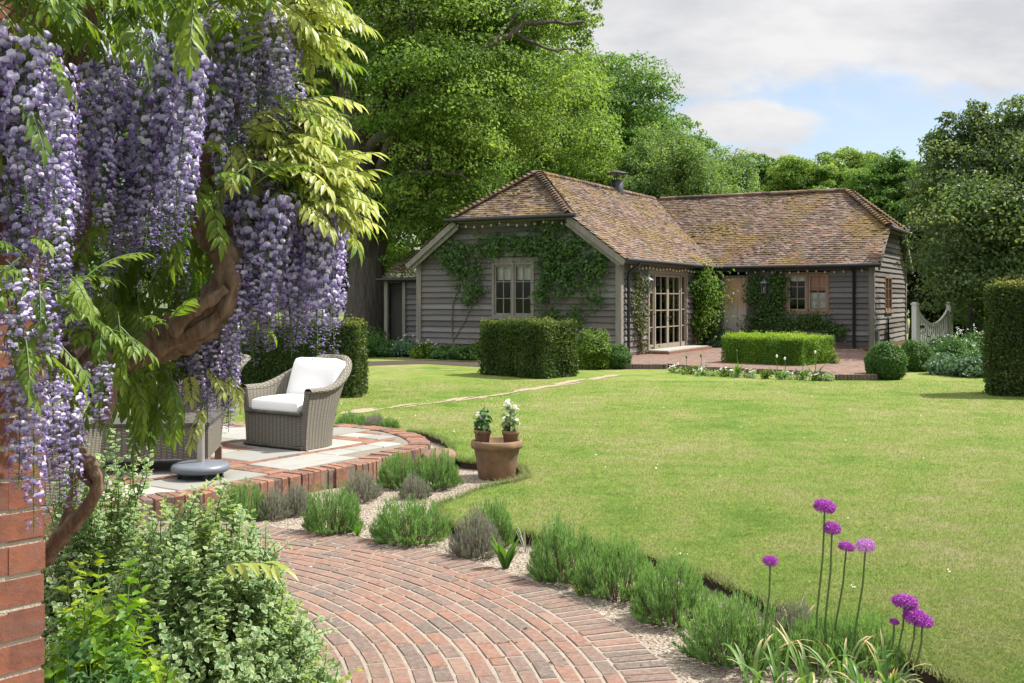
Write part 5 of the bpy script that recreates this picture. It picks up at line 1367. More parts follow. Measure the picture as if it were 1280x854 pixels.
# ------------------------------------------------------------------ lavender, bulbs and alliums in the gravel bed
BZ = -.07
def lav_mesh(seed, grey, n=1500):
    """unit mound: radius .5, height 1"""
    r = np.random.default_rng(seed); mb = MB()
    T = (np.array([[0, -.5, 0], [0, .5, 0], [.5, .42, .02], [.5, -.42, .02], [1, 0, .0]]), [np.array([[0, 1, 2, 3]]), np.array([[3, 2, 4]])], None)
    k = 320
    d = rdir(k, r); d[:, 2] = np.abs(d[:, 2]) * .95 + .05; d = norm(d)
    kr = (.88 + .18 * r.random(k)) * (1 + .07 * np.sin(d[:, 0] * 6 + seed) + .05 * np.sin(d[:, 1] * 7))
    tipx = d * kr[:, None] * np.array([.52, .52, .92]); tipx[:, 2] = np.maximum(tipx[:, 2], .12)
    bs = np.stack([tipx[:, 0] * .5, tipx[:, 1] * .5, np.zeros(k)], -1)
    m_ = n * 7; w = r.integers(0, k, m_); t_ = .22 + .78 * r.random(m_) ** .75
    ctl = (bs + tipx) / 2; ctl[:, :2] = bs[:, :2] * .25 + tipx[:, :2] * .75
    P = bs[w] * ((1 - t_) ** 2)[:, None] + ctl[w] * (2 * t_ * (1 - t_))[:, None] + tipx[w] * (t_ ** 2)[:, None] + r.normal(size=(m_, 3)) * .010
    ax = norm(tipx - ctl)[w]; dd = norm(ax * 1.3 + rdir(m_, r) * .6 + np.array([0, 0, 1.3]))
    L_ = .09 * (.5 + .8 * r.random(m_))
    tone = r.random(k) * .35
    mb.scatter(T, P, frames(dd, rdir(m_, r)), np.stack([L_, np.full(m_, .0078), L_], -1), np.clip(tone[w] + .55 * t_ + r.normal(size=m_) * .15 - .1, 0, 1))
    sp = MB()
    for i in range(60): sp.tube([bs[i], ctl[i], bs[i] * .2 + tipx[i] * .8], [.012, .008, .004], 4, caps=False)
    return mb, sp
LV = {}
for nm, gr in (('g1', 0), ('g2', 0), ('g3', 0), ('p1', 1), ('p2', 1), ('g4', 0), ('g5', 0)):
    a, b = lav_mesh(300 + len(LV), gr); me = a.mesh('foliage'); me.materials.append(M['lavgrey' if gr else 'lav']); ms = b.mesh('stem'); ms.materials.append(M['stemb']); LV[nm] = (me, ms)
LVG = 'lavender plants in the gravel bed'
def lavender(px, py, wpx, hpx, kind, lab, z=BZ, seed=0):
    c = G(px, py, z); y = c[1] + wpx * .2 * c[1] / F
    root = empty('lavender', (c[0], y, z), (px * 1.7) % 6.28, lab, 'lavender', LVG)
    w = wpx * y / F * 1.06; h = hpx * y / F * 1.08
    for me, nm in zip(LV[kind], ('foliage', 'stem')):
        o = bpy.data.objects.new(nm, me); COL.objects.link(o); o.parent = root; o.scale = (w, w * .95, h)
for a in ((302, 651, 62, 46, 'g3', 'sparse lavender at the corner of the patio beside the variegated bush'), (340, 650, 40, 36, 'p1', 'twiggy grey lavender against the patio bricks, nearest the umbrella stand'), (370, 645, 38, 40, 'p2', 'grey lavender just left of the roundest green one'),
          (414, 668, 70, 60, 'g1', 'round bright green lavender at the path edge nearest the patio corner'), (450, 627, 50, 36, 'p1', 'purplish grey lavender below the middle of the patio edging'), (498, 611, 56, 44, 'g2', 'green lavender under the patio edge left of the round step'),
          (546, 612, 58, 50, 'g5', 'tall green lavender beside the round step of the patio'), (517, 624, 36, 30, 'p2', 'small purplish lavender in front of the two at the round step'), (510, 681, 96, 56, 'g4', 'wide green lavender at the path edge below the terracotta pot'),
          (595, 698, 58, 58, 'p1', 'grey purple lavender left of the broad leaved bulb plant'), (617, 686, 50, 62, 'g2', 'green lavender behind the grey purple one by the lawn notch'), (704, 729, 84, 76, 'g3', 'green lavender right of the broad leaved bulb plant'),
          (775, 750, 98, 74, 'g4', 'second lavender right of the broad leaved bulb plant'), (845, 782, 104, 80, 'g2', 'dense lavender left of the lone short allium'), (922, 832, 124, 84, 'g5', 'wide lavender under the lone short allium'),
          (1085, 838, 90, 66, 'g3', 'lavender among the alliums at the lower right'), (1000, 815, 70, 58, 'p1', 'dry grey lavender at the lawn edge behind the withered leaves'), (1030, 838, 90, 62, 'g2', 'lavender buried among the withered bulb leaves')):
    lavender(*a)
for a in ((438, 533, 40, 17, 'g3', 'low lavender tuft at the back edge of the patio nearest the armchair'), (468, 534, 30, 16, 'p2', 'low purplish lavender tuft at the back edge of the patio'), (487, 536, 24, 14, 'g1', 'small lavender tuft near the tip of the patio')):
    lavender(*a, z=0.0)

STRAP = leaf_shape(.13, .05, .35)
def strapclump(name, lab, c, n, ln, m, seed, spread=.5, wid=.13, droop=.35, cat='plant', group=None):
    r = np.random.default_rng(seed); root = empty(name, c, 0, lab, cat, group)
    for i in range(n):
        a = r.random() * 2 * PI; s_ = spread * (.3 + r.random())
        d0 = norm(np.array([math.cos(a) * s_, math.sin(a) * s_, 1.0])); L = ln * (.6 + .55 * r.random())
        k = 8; p = np.array([math.cos(a), math.sin(a), 0]) * .02 * r.random(); P = [p]; d = d0.copy(); dr = droop * (.3 + 1.3 * r.random())
        for j in range(k):
            p = p + d * L / k; P.append(p); d = norm(d + np.array([math.cos(a) * .12, math.sin(a) * .12, -.32]) * dr * (j / k) * 2)
        P = np.array(P); t_ = np.linspace(0, 1, k + 1); w = wid * ln * np.sin(PI * np.clip(.12 + t_ * .88, 0, 1)) ** .8 * .5
        sd = np.array([-math.sin(a), math.cos(a), 0]); up = np.array([0, 0, 1.0])
        V = np.concatenate([P + sd * w[:, None] - d0 * 0, P, P - sd * w[:, None]]) ; V[:k + 1] += up * w[:, None] * .35; V[2 * k + 2:] += up * w[:, None] * .35
        V = np.vstack([V])
        f_ = []
        for j in range(k): f_ += [[j, j + 1, k + 2 + j, k + 1 + j], [k + 1 + j, k + 2 + j, 2 * k + 3 + j, 2 * k + 2 + j]]
        mb = MB(); mb.add(V, [f_], float(r.random()), edge=np.tile(t_, 3) * (.75 + .3 * r.random()), smooth=True)
        mb.build('leaf', m, root)
    return root
strapclump('bulb_plant', 'broad leaved bright green bulb plant at the path edge', G(632, 710, BZ), 9, .26, M['tulip'], 401, .45, .20, .12)
strapclump('bulb_plant', 'small green seedling between two lavenders at the path edge', G(447, 670, BZ), 6, .13, M['tulip'], 402, .7, .2, .3)
strapclump('bulb_plant', 'yellow green weed tuft by the path below the second lavender', G(726, 745, BZ), 10, .14, M['lime'], 403, .8, .10, .3)
strapclump('bulb_plant', 'bulb leaves with brown tips left of the alliums', G(940, 872, BZ), 9, .31, M['straw'], 404, .55, .062, .55)
strapclump('bulb_plant', 'withering strap leaves around the base of the tallest allium stem', G(1012, 878, BZ), 18, .34, M['straw'], 405, .5, .042, .85)
strapclump('bulb_plant', 'withering strap leaves right of the tallest allium stem', G(1054, 868, BZ), 16, .32, M['straw'], 406, .55, .042, .85)
strapclump('bulb_plant', 'drooping leaves at the lawn edge behind the tallest allium', G(992, 818, BZ), 16, .26, M['straw'], 407, .8, .05, .9)
strapclump('bulb_plant', 'strap leaves under the paired large alliums', G(1112, 885, BZ), 16, .30, M['straw'], 408, .5, .055, .7)
strapclump('bulb_plant', 'green strap leaves between the two withering clumps at the bottom edge', G(978, 893, BZ), 12, .32, M['tulip'], 410, .5, .045, .7)
strapclump('bulb_plant', 'green strap leaves below the palest allium', G(1082, 888, BZ), 10, .32, M['tulip'], 411, .5, .045, .7)
strapclump('bulb_plant', 'green shoots between the grey purple lavender and the grass edge', G(658, 690, BZ), 7, .2, M['stemg'] if False else M['lavgrey'], 409, .4, .06, .2)

FLO = None
def allium_head(seed, n=105, R=.5):
    r = np.random.default_rng(seed); mb = MB(); i = np.arange(n) + .5
    ph = np.arccos(1 - 1.75 * i / n); th = PI * (1 + 5 ** .5) * i
    d = np.stack([np.cos(th) * np.sin(ph), np.sin(th) * np.sin(ph), np.cos(ph) * .82], -1)
    pet = leaf_shape(.125, .04, -.15)
    for q in range(6):
        a = q * PI / 3 + r.random(n) * .4
        t1 = norm(np.cross(d, np.array([.3, .2, 1.0]))); t2 = np.cross(d, t1)
        dr = norm(np.cos(a)[:, None] * t1 + np.sin(a)[:, None] * t2 + d * .45)
        mb.scatter(pet, d * R * .82 * (1 + .09 * r.normal(size=(n, 1))), frames(dr, d), R * .42, np.clip(r.normal(.5, .25, n), 0, 1))
    for k in range(0, n, 2): mb.tube([d[k] * .02, d[k] * R * .86], .008, 3, .1, caps=False)
    return mb
AH = []
for s_ in (1, 2, 3, 4):
    me = allium_head(500 + s_, 62 if s_ == 4 else 105).mesh('flower_head'); me.materials.append(M['alliumpale' if s_ == 4 else 'allium']); AH.append(me)
AG = 'purple alliums in the gravel bed'
for i, (hx_, hy_, bx_, by_, dpx, lab) in enumerate((
    (1031, 635, 1019, 838, 27, 'tallest purple allium of the group'), (1040, 662, 1030, 838, 22, 'purple allium just below and right of the tallest one'), (1058, 685, 1040, 836, 20, 'purple allium left of the paler one in the middle group'),
    (1082, 684, 1066, 842, 24, 'paler open allium rightmost of the middle group'), (963, 703, 955, 836, 19, 'lone short purple allium left of the others'), (1131, 754, 1119, 856, 31, 'largest round allium of the right hand cluster'),
    (1144, 773, 1134, 860, 29, 'allium overlapping the largest one on its lower right'), (1153, 778, 1145, 862, 26, 'rightmost allium head of all'), (1118, 779, 1108, 858, 12, 'small unopened allium bud left of the largest head'))):
    b = G(bx_, by_, BZ); yd = b[1]; hd = W(hx_, hy_, yd) - b
    root = empty('allium', b, 0, lab, 'flower', AG)
    s_ = MB(); s_.tube([(0, 0, -.01), hd * .35 + np.array([-.004, .01, 0]), hd * .7 + np.array([.004, .0, 0]), hd], [.0050, .0048, .0045, .0042], 8); s_.build('stem', M['stemg'], root)
    o = bpy.data.objects.new('flower_head', AH[3 if i == 3 else i % 3]); COL.objects.link(o); o.parent = root; o.location = tuple(hd + np.array([0, 0, .006])); q = dpx * yd / F; o.scale = (q * .96, q * .96, q * (.74 + .08 * math.sin(i * 2.3))); o.rotation_euler = (.15 * math.sin(i), .15 * math.cos(i * 2), i)

# ------------------------------------------------------------------ patio furniture
def rbox(sx, sy, sz, rad, puff=0.0, n=9):
    mb = MB()
    for ax in range(3):
        for sg in (-1, 1):
            t_ = np.linspace(-1, 1, n); U, V_ = np.meshgrid(t_, t_, indexing='ij')
            c = np.zeros((n, n, 3)); c[..., ax] = sg; c[..., (ax + 1) % 3] = U; c[..., (ax + 2) % 3] = V_ * sg
            half = np.array([sx, sy, sz]) / 2; p = c * half
            core = np.clip(p, -(half - rad), half - rad); dlt = p - core; ln = np.linalg.norm(dlt, axis=-1, keepdims=True)
            q = core + np.where(ln > 0, dlt / np.maximum(ln, 1e-9), 0) * np.minimum(ln, rad)
            q[..., 2] += puff * np.sign(q[..., 2]) * (1 - (q[..., 0] / half[0]) ** 2) * (1 - (q[..., 1] / half[1]) ** 2)
            mb.grid(q, smooth=True)
    return mb
def armchair_parts(root):
    # shell: a U running from the right arm round the back to the left arm
    n = 61; t_ = np.linspace(0, 1, n)
    def upath(hw_, dep, yb):
        # straight arms then a round back; y=0 at the front, positive to the rear
        P = []
        for q in t_:
            s_ = q * (2 * dep + PI * hw_ * .9)
            a_len = dep
            if s_ < a_len: P.append((hw_, s_))
            elif s_ > a_len + PI * hw_ * .9: P.append((-hw_, 2 * dep + PI * hw_ * .9 - s_))
            else:
                th = (s_ - a_len) / (hw_ * .9); P.append((hw_ * math.cos(th), a_len + yb * math.sin(th)))
        return np.array(P)
    B = upath(.345, .22, .32); T_ = upath(.405, .26, .56)
    u_ = np.abs(t_ - .5) * 2                       # 1 at the arm fronts, 0 at the back
    Ht = .61 + .29 * (1 - np.clip((u_ - .12) / .62, 0, 1) ** 2 * (3 - 2 * np.clip((u_ - .12) / .62, 0, 1)))
    d = np.gradient(T_, axis=0); nn_ = norm(np.stack([d[:, 1], -d[:, 0]], -1))     # outward normal in plan
    mid = T_[n // 2]
    if np.dot(nn_[n // 2], mid) < 0: nn_ = -nn_
    rows = []; uvs = []
    arc = np.r_[0, np.cumsum(np.linalg.norm(np.diff(T_, axis=0), axis=1))]
    vs = np.linspace(0, 1, 16)
    def at(v_, off):
        e = v_ ** 1.7
        xy = B * (1 - e) + T_ * e + nn_ * off
        return np.c_[xy, Ht * v_]
    for v_ in vs[:-1]: rows.append(at(v_, .028)); uvs.append(np.c_[arc, np.full(n, v_ * .8)])
    for a in np.linspace(0, PI, 9):
        p = at(1.0, .028 * math.cos(a) * 1.5 - .014 * (1 - math.cos(a)) * .3); p[:, 2] += .042 * math.sin(a) - .03; rows.append(p); uvs.append(np.c_[arc, np.full(n, .8 + a * .03)])
    for v_ in vs[::-1][1:11]: rows.append(at(v_, -.045)); uvs.append(np.c_[arc, np.full(n, .9 + (1 - v_) * .8)])
    mb = MB(); mb.grid(np.array(rows), uv=np.array(uvs)); 
    G_ = np.array(rows)
    for e in (0, -1):                              # close the arm fronts
        loop = G_[:, e]; k = len(loop); h = k // 2
        o_ = loop[:h]; i_ = loop[::-1][:h]
        i_ = np.array([[np.interp(z, loop[::-1][:k - 16, 2], loop[::-1][:k - 16, q]) if z > .33 else o_[j, q] * .0 + i_[0, q] for q in range(2)] + [z] for j, z in enumerate(o_[:, 2])])
        mid_ = (o_ + i_) / 2; mid_[:, 1] -= .02
        V = np.array([o_, mid_, i_]); uv = np.stack([np.c_[np.full(h, .0), o_[:, 2]], np.c_[np.full(h, .035), o_[:, 2]], np.c_[np.full(h, .07), o_[:, 2]]])
        mb.grid(V, uv=uv)
    mb.build('wicker_shell', M['wicker'], root)
    fp = MB(); xs = np.linspace(-.345, .345, 21); zs = np.linspace(0, .36, 7)
    P = np.array([[(x, -.03 + .015 * (x / .345) ** 2, z) for x in xs] for z in zs]); uv = np.array([[(x, z) for x in xs] for z in zs])
    fp.grid(P, uv=uv); fp.box((-.33, 0, .30), (.33, .45, .34)); fp.tube([(-.36, -.03, .02), (.36, -.03, .02)], .02, 6); fp.tube([(x, -.035, .36) for x in (-.34, 0, .34)], .02, 8)
    fp.build('front_panel', M['wicker'], root)
    c = rbox(.60, .56, .15, .05, .02); o = c.build('seat_cushion', M['cushion'], root); o.location = (0, .25, .42)
    c2 = rbox(.58, .50, .15, .05, .05); o2 = c2.build('back_cushion', M['cushion'], root); o2.location = (0, .53, .64); o2.rotation_euler = (math.radians(72), 0, 0)
def armchair(loc, ang, lab, src=None):
    if src is None:
        root = empty('wicker_armchair', loc, ang, lab, 'armchair', 'wicker armchairs on the patio'); armchair_parts(root); root.scale = (1.12, 1.08, .97)
    else:
        root = copy_tree(src); root.location = tuple(loc); root.rotation_euler = (0, 0, ang); root['label'] = lab
    return root
FL_, FR_ = G(310.5, 556, PZ), G(379, 563.6, PZ)
ang0 = math.atan2(FR_[1] - FL_[1], FR_[0] - FL_[0])
mid_ = (FL_ + FR_) / 2
ac = armchair((mid_[0], mid_[1], PZ + .006), ang0, 'wicker armchair with white cushions standing clear in the sun')
armchair((-3.62, 10.7, PZ + .006), math.radians(-60), 'wicker armchair half hidden behind the hanging wisteria', ac)
armchair((-3.55, 8.0, PZ + .006), math.radians(165), 'wicker armchair seen from behind above the variegated bush', ac)
tb = empty('wicker_table', (-3.35, 9.2, PZ), math.radians(8), 'low wicker coffee table behind the umbrella stand', 'table')
def table_parts():
    m_ = MB()
    for (a, b) in (((-.7, -.4), (.7, -.4)), ((.7, -.4), (.7, .4)), ((.7, .4), (-.7, .4)), ((-.7, .4), (-.7, -.4))):
        a = np.array(a); b = np.array(b); L = np.linalg.norm(b - a); P = np.array([[np.r_[a + (b - a) * q, z] for q in np.linspace(0, 1, 12)] for z in (.12, .25, .40)])
        uv = np.array([[(q * L, z) for q in np.linspace(0, 1, 12)] for z in (.12, .25, .40)]); m_.grid(P, uv=uv, smooth=False)
    m_.box((-.71, -.41, .40), (.71, .41, .43)); m_.build('table_top', M['wicker'], tb)
    for x in (-.68, .68):
        for y in (-.38, .38):
            l = MB(); l.box((x - .03, y - .03, 0), (x + .03, y + .03, .12)); l.build('leg', M['oakwarm'], tb)
table_parts()
ub = empty('umbrella_stand', G(251, 597, PZ + .0) , 0, 'round grey umbrella stand with steel tube on the patio', 'umbrella stand')
def um():
    b = MB(); b.lathe([(0, .05), (.21, .05), (.236, .065), (.24, .085), (.23, .11), (.20, .122), (.05, .132), (0, .132)], 40); b.build('base', M['umbase'], ub)
    for k in range(4):
        w = MB(); a = k * PI / 2 + .5; c = np.array([.17 * math.cos(a), .17 * math.sin(a), .026]); w.tube([c - [.012, 0, 0], c + [.012, 0, 0]], .026, 12); w.build('castor', M['black'], ub)
    t_ = MB(); t_.tube([(0, 0, .125), (0, 0, .50)], .032, 16); t_.build('tube', M['steel'], ub)
    c = MB(); c.lathe([(.033, .50), (.037, .505), (.037, .56), (.03, .565), (0, .565)], 16); c.build('collar', M['oakwarm'], ub)
    for z in (.30, .44):
        k = MB(); k.tube([(-.03, 0, z), (-.075, 0, z)], .012, 8); k.build('knob', M['black'], ub)
um()
# terracotta planter with two potted plants on its rim
pc = G(621, 597, BZ)
pl_ = empty('planter', (pc[0], pc[1], BZ), 0, 'large weathered terracotta planter in the lawn notch', 'planter'); pl_.scale = (1.1, 1.1, 1.02)
b = MB(); b.lathe([(0, 0), (.150, 0), (.155, .01), (.175, .16), (.192, .26), (.197, .27), (.215, .275), (.220, .30), (.215, .335), (.20, .345), (.185, .335), (.182, .27), (0, .27)], 48); b.build('pot', M['terra'], pl_)
b = MB(); b.lathe([(.184, .285), (.1, .30), (0, .305)], 24); b.build('soil', M['compost'], pl_)
def potted(off, rot, lab, sx, seed, leafn, dense):
    r = np.random.default_rng(seed)
    root = empty('potted_flower', (pc[0] + off[0], pc[1] + off[1], BZ + .300), rot, lab, 'potted plant', 'small potted flowers on the planter')
    root.rotation_euler = (.0, off[2], rot); root.scale = (1.24, 1.24, 1.15)
    p = MB(); p.lathe([(0, .0), (.046, 0), (.05, .005), (.058, .09), (.062, .095), (.066, .10), (.067, .125), (.060, .128), (.056, .115), (0, .112)], 28); p.build('pot', M['terra2'], root)
    s_ = MB(); s_.lathe([(.057, .116), (.03, .121), (0, .122)], 16); s_.build('soil', M['compost'], root)
    st = MB(); lm = MB(); fm = MB()
    for k in range(7):
        a = r.random() * 2 * PI; e = np.array([math.cos(a) * sx * r.random(), math.sin(a) * sx * r.random(), .20 + .14 * r.random()]); b0 = np.array([e[0] * .2, e[1] * .2, .12])
        st.tube([b0, (b0 + e) / 2 + r.normal(size=3) * .006, e], [.003, .0025, .002], 5)
        w = leafn; t_ = r.random(w); P = b0 + (e - b0) * t_[:, None] + r.normal(size=(w, 3)) * [.022, .022, .012]
        foliage(lm, P, norm(P - np.array([0, 0, .15])), .045, r, .5, .6, ROUND)
        if k < dense:
            for q in range(4): foliage(fm, np.repeat(e[None], 5, 0) + r.normal(size=(5, 3)) * .012 + np.array([0, 0, .01]), np.repeat([[0, -.4, 1.0]], 5, 0), .026, r, .5, .7, ROUND)
    st.build('stem', M['stemg'], root); lm.build('foliage', M['varieg'] if seed % 2 else M['peren'], root); fm.build('flower', M['petalw'], root)
potted((-.135, -.02, .03), 0.4, 'small potted plant with one white bloom, left on the planter rim', .03, 610, 22, 2)
potted((.13, -.03, -.06), 1.4, 'small potted plant with several white blooms, right on the planter rim', .055, 611, 17, 6)

# ------------------------------------------------------------------ brick wall with wisteria
wa = math.radians(49)
wd1 = np.array([math.cos(wa), math.sin(wa)])               # along the visible face, away from the camera
C0 = np.array([-1.115, 2.47])                              # far corner of the visible face
pier = empty('brick_wall', (C0[0], C0[1], 0), wa, 'red brick wall end at the left edge under the wisteria', 'wall')
def pier_parts():
    mb = MB(); L = 2.2; r = np.random.default_rng(8); zc = -.1; k = 0
    while zc < 3.0:
        for face in (0, 1):                                # face 0: along -x from the corner (visible); face 1: return at the far end
            x = 0.0; first = True; seq = 0
            LL = L if face == 0 else .46
            while x < LL:
                l = (.102 if (k % 2) == face else .215) if first else (.215 if seq % 2 else .102)
                if first and (k % 2) == face: pass
                first = False; seq += 1
                a, bq = x, min(x + l, LL); jz = r.normal() * .0015; pr = .0035 + r.normal() * .001
                rn = float(np.clip(r.normal(.5, .25), 0, 1))
                if face == 0: mb.box((-bq, -pr, zc + jz), (-a, .08, zc + .0615 + jz), rn)
                else: mb.box((-.08, a + (.0 if a else -pr), zc + jz), (pr, bq, zc + .0615 + jz), rn)
                x += l + .0125
        zc += .0755; k += 1
    mb.build('brick', M['wallbrick'], pier)
    m2 = MB(); m2.box((-2.2, .0, -.15), (-.004, .455, 3.0)); m2.build('mortar_core', M['mortar'], pier)
pier_parts()

wis = empty('wisteria', (-1.02, 2.72, -.07), 0, 'old wisteria with hanging lilac flowers and twisted trunk over the brick wall', 'wisteria')
wo_ = np.array([-1.02, 2.72, -.07])
def wtrunk():
    mb = MB(); r = np.random.default_rng(5)
    def vine(pts, r0, r1, k=8, bumpy=.12, lump=1):
        P = smooth_poly(np.array([W(*p) for p in pts]), k); n = len(P); rad = np.linspace(r0, r1, n) * (1 + bumpy * np.sin(np.arange(n) * 1.1) * lump + r.normal(size=n) * .05)
        sides = 22; t_ = norm(np.gradient(P, axis=0)); a = norm(np.cross(t_[0], [.3, .2, 1.0])); th = np.arange(sides) * 2 * PI / sides; rings = []
        ph = r.random(4) * 6
        for i in range(n):
            a = norm(a - t_[i] * np.dot(a, t_[i])); b = np.cross(t_[i], a)
            k_ = 1 + .16 * np.sin(2 * th + i * .16 + ph[0]) + .10 * np.sin(5 * th + i * .22 + ph[1] + .8 * math.sin(i * .31)) + .05 * np.sin(9 * th - i * .2 + ph[2]) + r.normal(size=sides) * .018
            rings.append(P[i] - wo_ + (rad[i] * k_)[:, None] * (np.cos(th)[:, None] * a + np.sin(th)[:, None] * b))
        mb.grid(np.array(rings), closed=True)
    # thin lower stems
    vine([(52, 700, 2.95), (75, 672, 2.9), (100, 645, 2.86), (121, 612, 2.84), (119, 588, 2.84), (100, 570, 2.86), (75, 556, 2.9), (40, 545, 2.8)], .020, .016)
    vine([(118, 604, 2.86), (104, 590, 2.88), (97, 560, 2.9), (92, 525, 2.92), (85, 500, 2.95), (88, 470, 3.0), (120, 430, 3.1)], .014, .011)
    vine([(60, 705, 3.05), (82, 650, 3.02), (92, 610, 3.0), (88, 560, 3.0), (82, 500, 3.02)], .012, .010)
    vine([(128, 530, 2.95), (139, 500, 2.95), (140, 470, 2.95), (132, 445, 2.97), (120, 415, 3.0)], .016, .014)
    # the heavy looping limb
    vine([(60, 470, 3.2), (120, 452, 3.18), (180, 436, 3.14), (225, 418, 3.1), (262, 392, 3.07), (284, 355, 3.06), (283, 318, 3.08), (262, 292, 3.12), (248, 262, 3.16), (240, 225, 3.2), (215, 180, 3.22), (160, 120, 3.2), (90, 70, 3.1), (40, 40, 2.95)], .058, .038, 8, .09)
    vine([(215, 412, 3.04), (240, 388, 3.01), (262, 376, 3.0), (282, 362, 3.02)], .026, .02, 6, .15)
    vine([(250, 270, 3.1), (275, 300, 3.07), (292, 345, 3.04), (284, 380, 3.03), (255, 408, 3.04), (200, 432, 3.08)], .030, .024, 6, .2)
    # dark stems up the left
    vine([(88, 470, 3.0), (70, 400, 3.02), (95, 330, 3.05), (105, 260, 3.0), (90, 180, 2.95), (95, 60, 2.9), (150, -40, 2.9)], .030, .022)
    vine([(240, 225, 3.2), (300, 120, 3.25), (360, 40, 3.25), (380, -40, 3.25)], .03, .012); vine([(262, 292, 3.12), (330, 260, 3.2), (400, 262, 3.25), (450, 268, 3.25)], .018, .007)
    vine([(240, 225, 3.2), (330, 190, 3.2), (390, 150, 3.25)], .016, .006); vine([(110, 250, 3.02), (60, 180, 2.7), (20, 60, 2.5)], .018, .010)
    mb.build('trunk', M['wbark'], wis)
wtrunk()
# flower racemes
FV = []
def floret_T():
    bn = []; 
    for (x, y, z) in ((0, -.5, .0), (0, .5, .0), (.18, -.72, .45), (.18, .72, .45), (-.05, -.45, .98), (-.05, .45, .98), (.0, 0, .1), (.28, 0, .5), (.0, 0, 1.05)):
        bn.append((x, y, z))
    V = bn + [(.05, -.16, .02), (.05, .16, .02), (.72, -.16, -.02), (.72, .16, -.02), (.66, 0, -.36), (.08, 0, -.26), (.5, 0, .12)]
    q = [[0, 6, 7, 2], [6, 1, 3, 7], [2, 7, 8, 4], [7, 3, 5, 8], [9, 14, 13, 11], [10, 12, 13, 14]]
    t3 = [[9, 11, 15], [12, 10, 15]]
    e = np.r_[[.55, .55, .0, .0, .05, .05, .7, .15, 0], np.full(7, .95)]
    return (np.array(V, float), [np.array(q), np.array(t3)], e)
FT = floret_T()
BUD = (np.array([[0, 0, 0], [.4, .22, 0], [.4, -.22, 0], [.4, 0, .24], [1, 0, -.05]]), [np.array([[0, 1, 3], [0, 3, 2], [1, 4, 3], [3, 4, 2], [0, 2, 1], [1, 2, 4]])], np.full(5, .85))
def raceme(seed, L=1.0, n=92, w=.10):
    """hangs down from the origin, length 1, drawn for about .42 m"""
    r = np.random.default_rng(seed); mb = MB(); t_ = np.sort(r.random(n)) * .97 + .03; ph = np.arange(n) * 2.4 + r.normal(size=n) * .4
    bend = np.array([r.normal() * .05, r.normal() * .05])
    ax = np.stack([bend[0] * np.sin(t_ * 2.5), bend[1] * np.sin(t_ * 2.2), -t_], -1)
    wid = w * (1 - .68 * t_ ** 1.6) * (.75 + .5 * r.random(n))
    d = np.stack([np.cos(ph), np.sin(ph), r.normal(size=n) * .25 - .05], -1); P = ax + d * wid[:, None]
    big = t_ < .80
    up = np.tile([0, 0, 1.0], (n, 1)) + r.normal(size=(n, 3)) * .28
    sz = .039 * (1.1 - .5 * t_) * (.85 + .3 * r.random(n))
    mb.scatter(FT, P[big], frames(d[big], up[big]), sz[big], np.clip(r.normal(.5, .25, big.sum()), 0, 1))
    mb.scatter(BUD, P[~big], frames(d[~big], up[~big]), sz[~big] * 1.3, r.random((~big).sum()) * .6)
    st = np.linspace(0, 1, 12); S_ = np.stack([bend[0] * np.sin(st * 2.5), bend[1] * np.sin(st * 2.2), -st], -1)
    mb.tube(S_, np.linspace(.0085, .003, 12), 5, .5, 1)
    for i in range(0, n): mb.tube([ax[i], P[i]], .0022, 3, .5, 1, caps=False)
    return mb
RM = []
for s_ in range(8):
    me = raceme(700 + s_, n=(130, 146, 116, 136, 160, 120, 138, 92)[s_], w=(.10, .11, .09, .105, .115, .09, .10, .07)[s_]).mesh('flower_raceme'); me.materials.append(M['floret']); me.materials.append(M['stemg']); RM.append(me)
rw = np.random.default_rng(15)
NR = 0; BACK = []
def hang(px, py, y, L, parent=wis, back=False):
    global NR
    p = W(px, py, y) - wo_
    if back or NR >= 100: BACK.append((p, L)); return
    o = bpy.data.objects.new('flower_raceme', RM[rw.integers(0, 8)]); COL.objects.link(o); o.parent = parent
    o.location = tuple(p); o.rotation_euler = (rw.normal() * .07, rw.normal() * .07, rw.random() * 6.28); wsc = (.8 + .2 * rw.random()) * min(.42, max(.36, L)) ; o.scale = (wsc, wsc, L); NR += 1
# left curtain, middle curtain, upper right, right curtain, low left strands, far curtain
for (x0, x1, y0, y1, d0, d1, n, l0, l1) in ((0, 72, 40, 95, 2.30, 2.5, 13, .30, .42), (-5, 70, 170, 210, 2.32, 2.55, 7, .26, .36), (-15, 45, 20, 60, 2.2, 2.3, 5, .3, .4), (-10, 45, 120, 170, 2.3, 2.45, 6, .3, .4), (62, 84, 120, 190, 2.45, 2.6, 3, .26, .36),
        (108, 155, 60, 130, 2.65, 2.85, 6, .32, .42), (105, 150, 170, 200, 2.7, 2.85, 4, .26, .32), (165, 262, 40, 120, 2.65, 2.95, 11, .36, .48), (168, 250, 165, 205, 2.7, 2.9, 6, .24, .32), (240, 368, -10, 50, 2.9, 3.2, 14, .28, .38),
        (285, 420, 232, 262, 3.0, 3.3, 20, .38, .50), (296, 330, 300, 345, 3.0, 3.1, 3, .26, .34)):
    for i in range(n):
        fx_ = (i + .5) / n; hang(x0 + (x1 - x0) * fx_ + rw.normal() * 5, y0 + (y1 - y0) * rw.random(), d0 + (d1 - d0) * rw.random(), l0 + (l1 - l0) * rw.random())
for a in ((14, 335, 2.25, .26), (38, 350, 2.3, .24), (300, 330, 3.05, .30), (335, 335, 3.1, .24), (362, 318, 3.15, .28), (412, 300, 3.2, .26), (43, 480, 2.36, .34), (20, 455, 2.32, .28), (62, 462, 2.5, .22), (82, 470, 2.6, .33), (75, 520, 2.62, .22), (128, 452, 2.8, .20), (165, 275, 2.95, .14), (415, 262, 3.2, .36)):
    hang(*a)
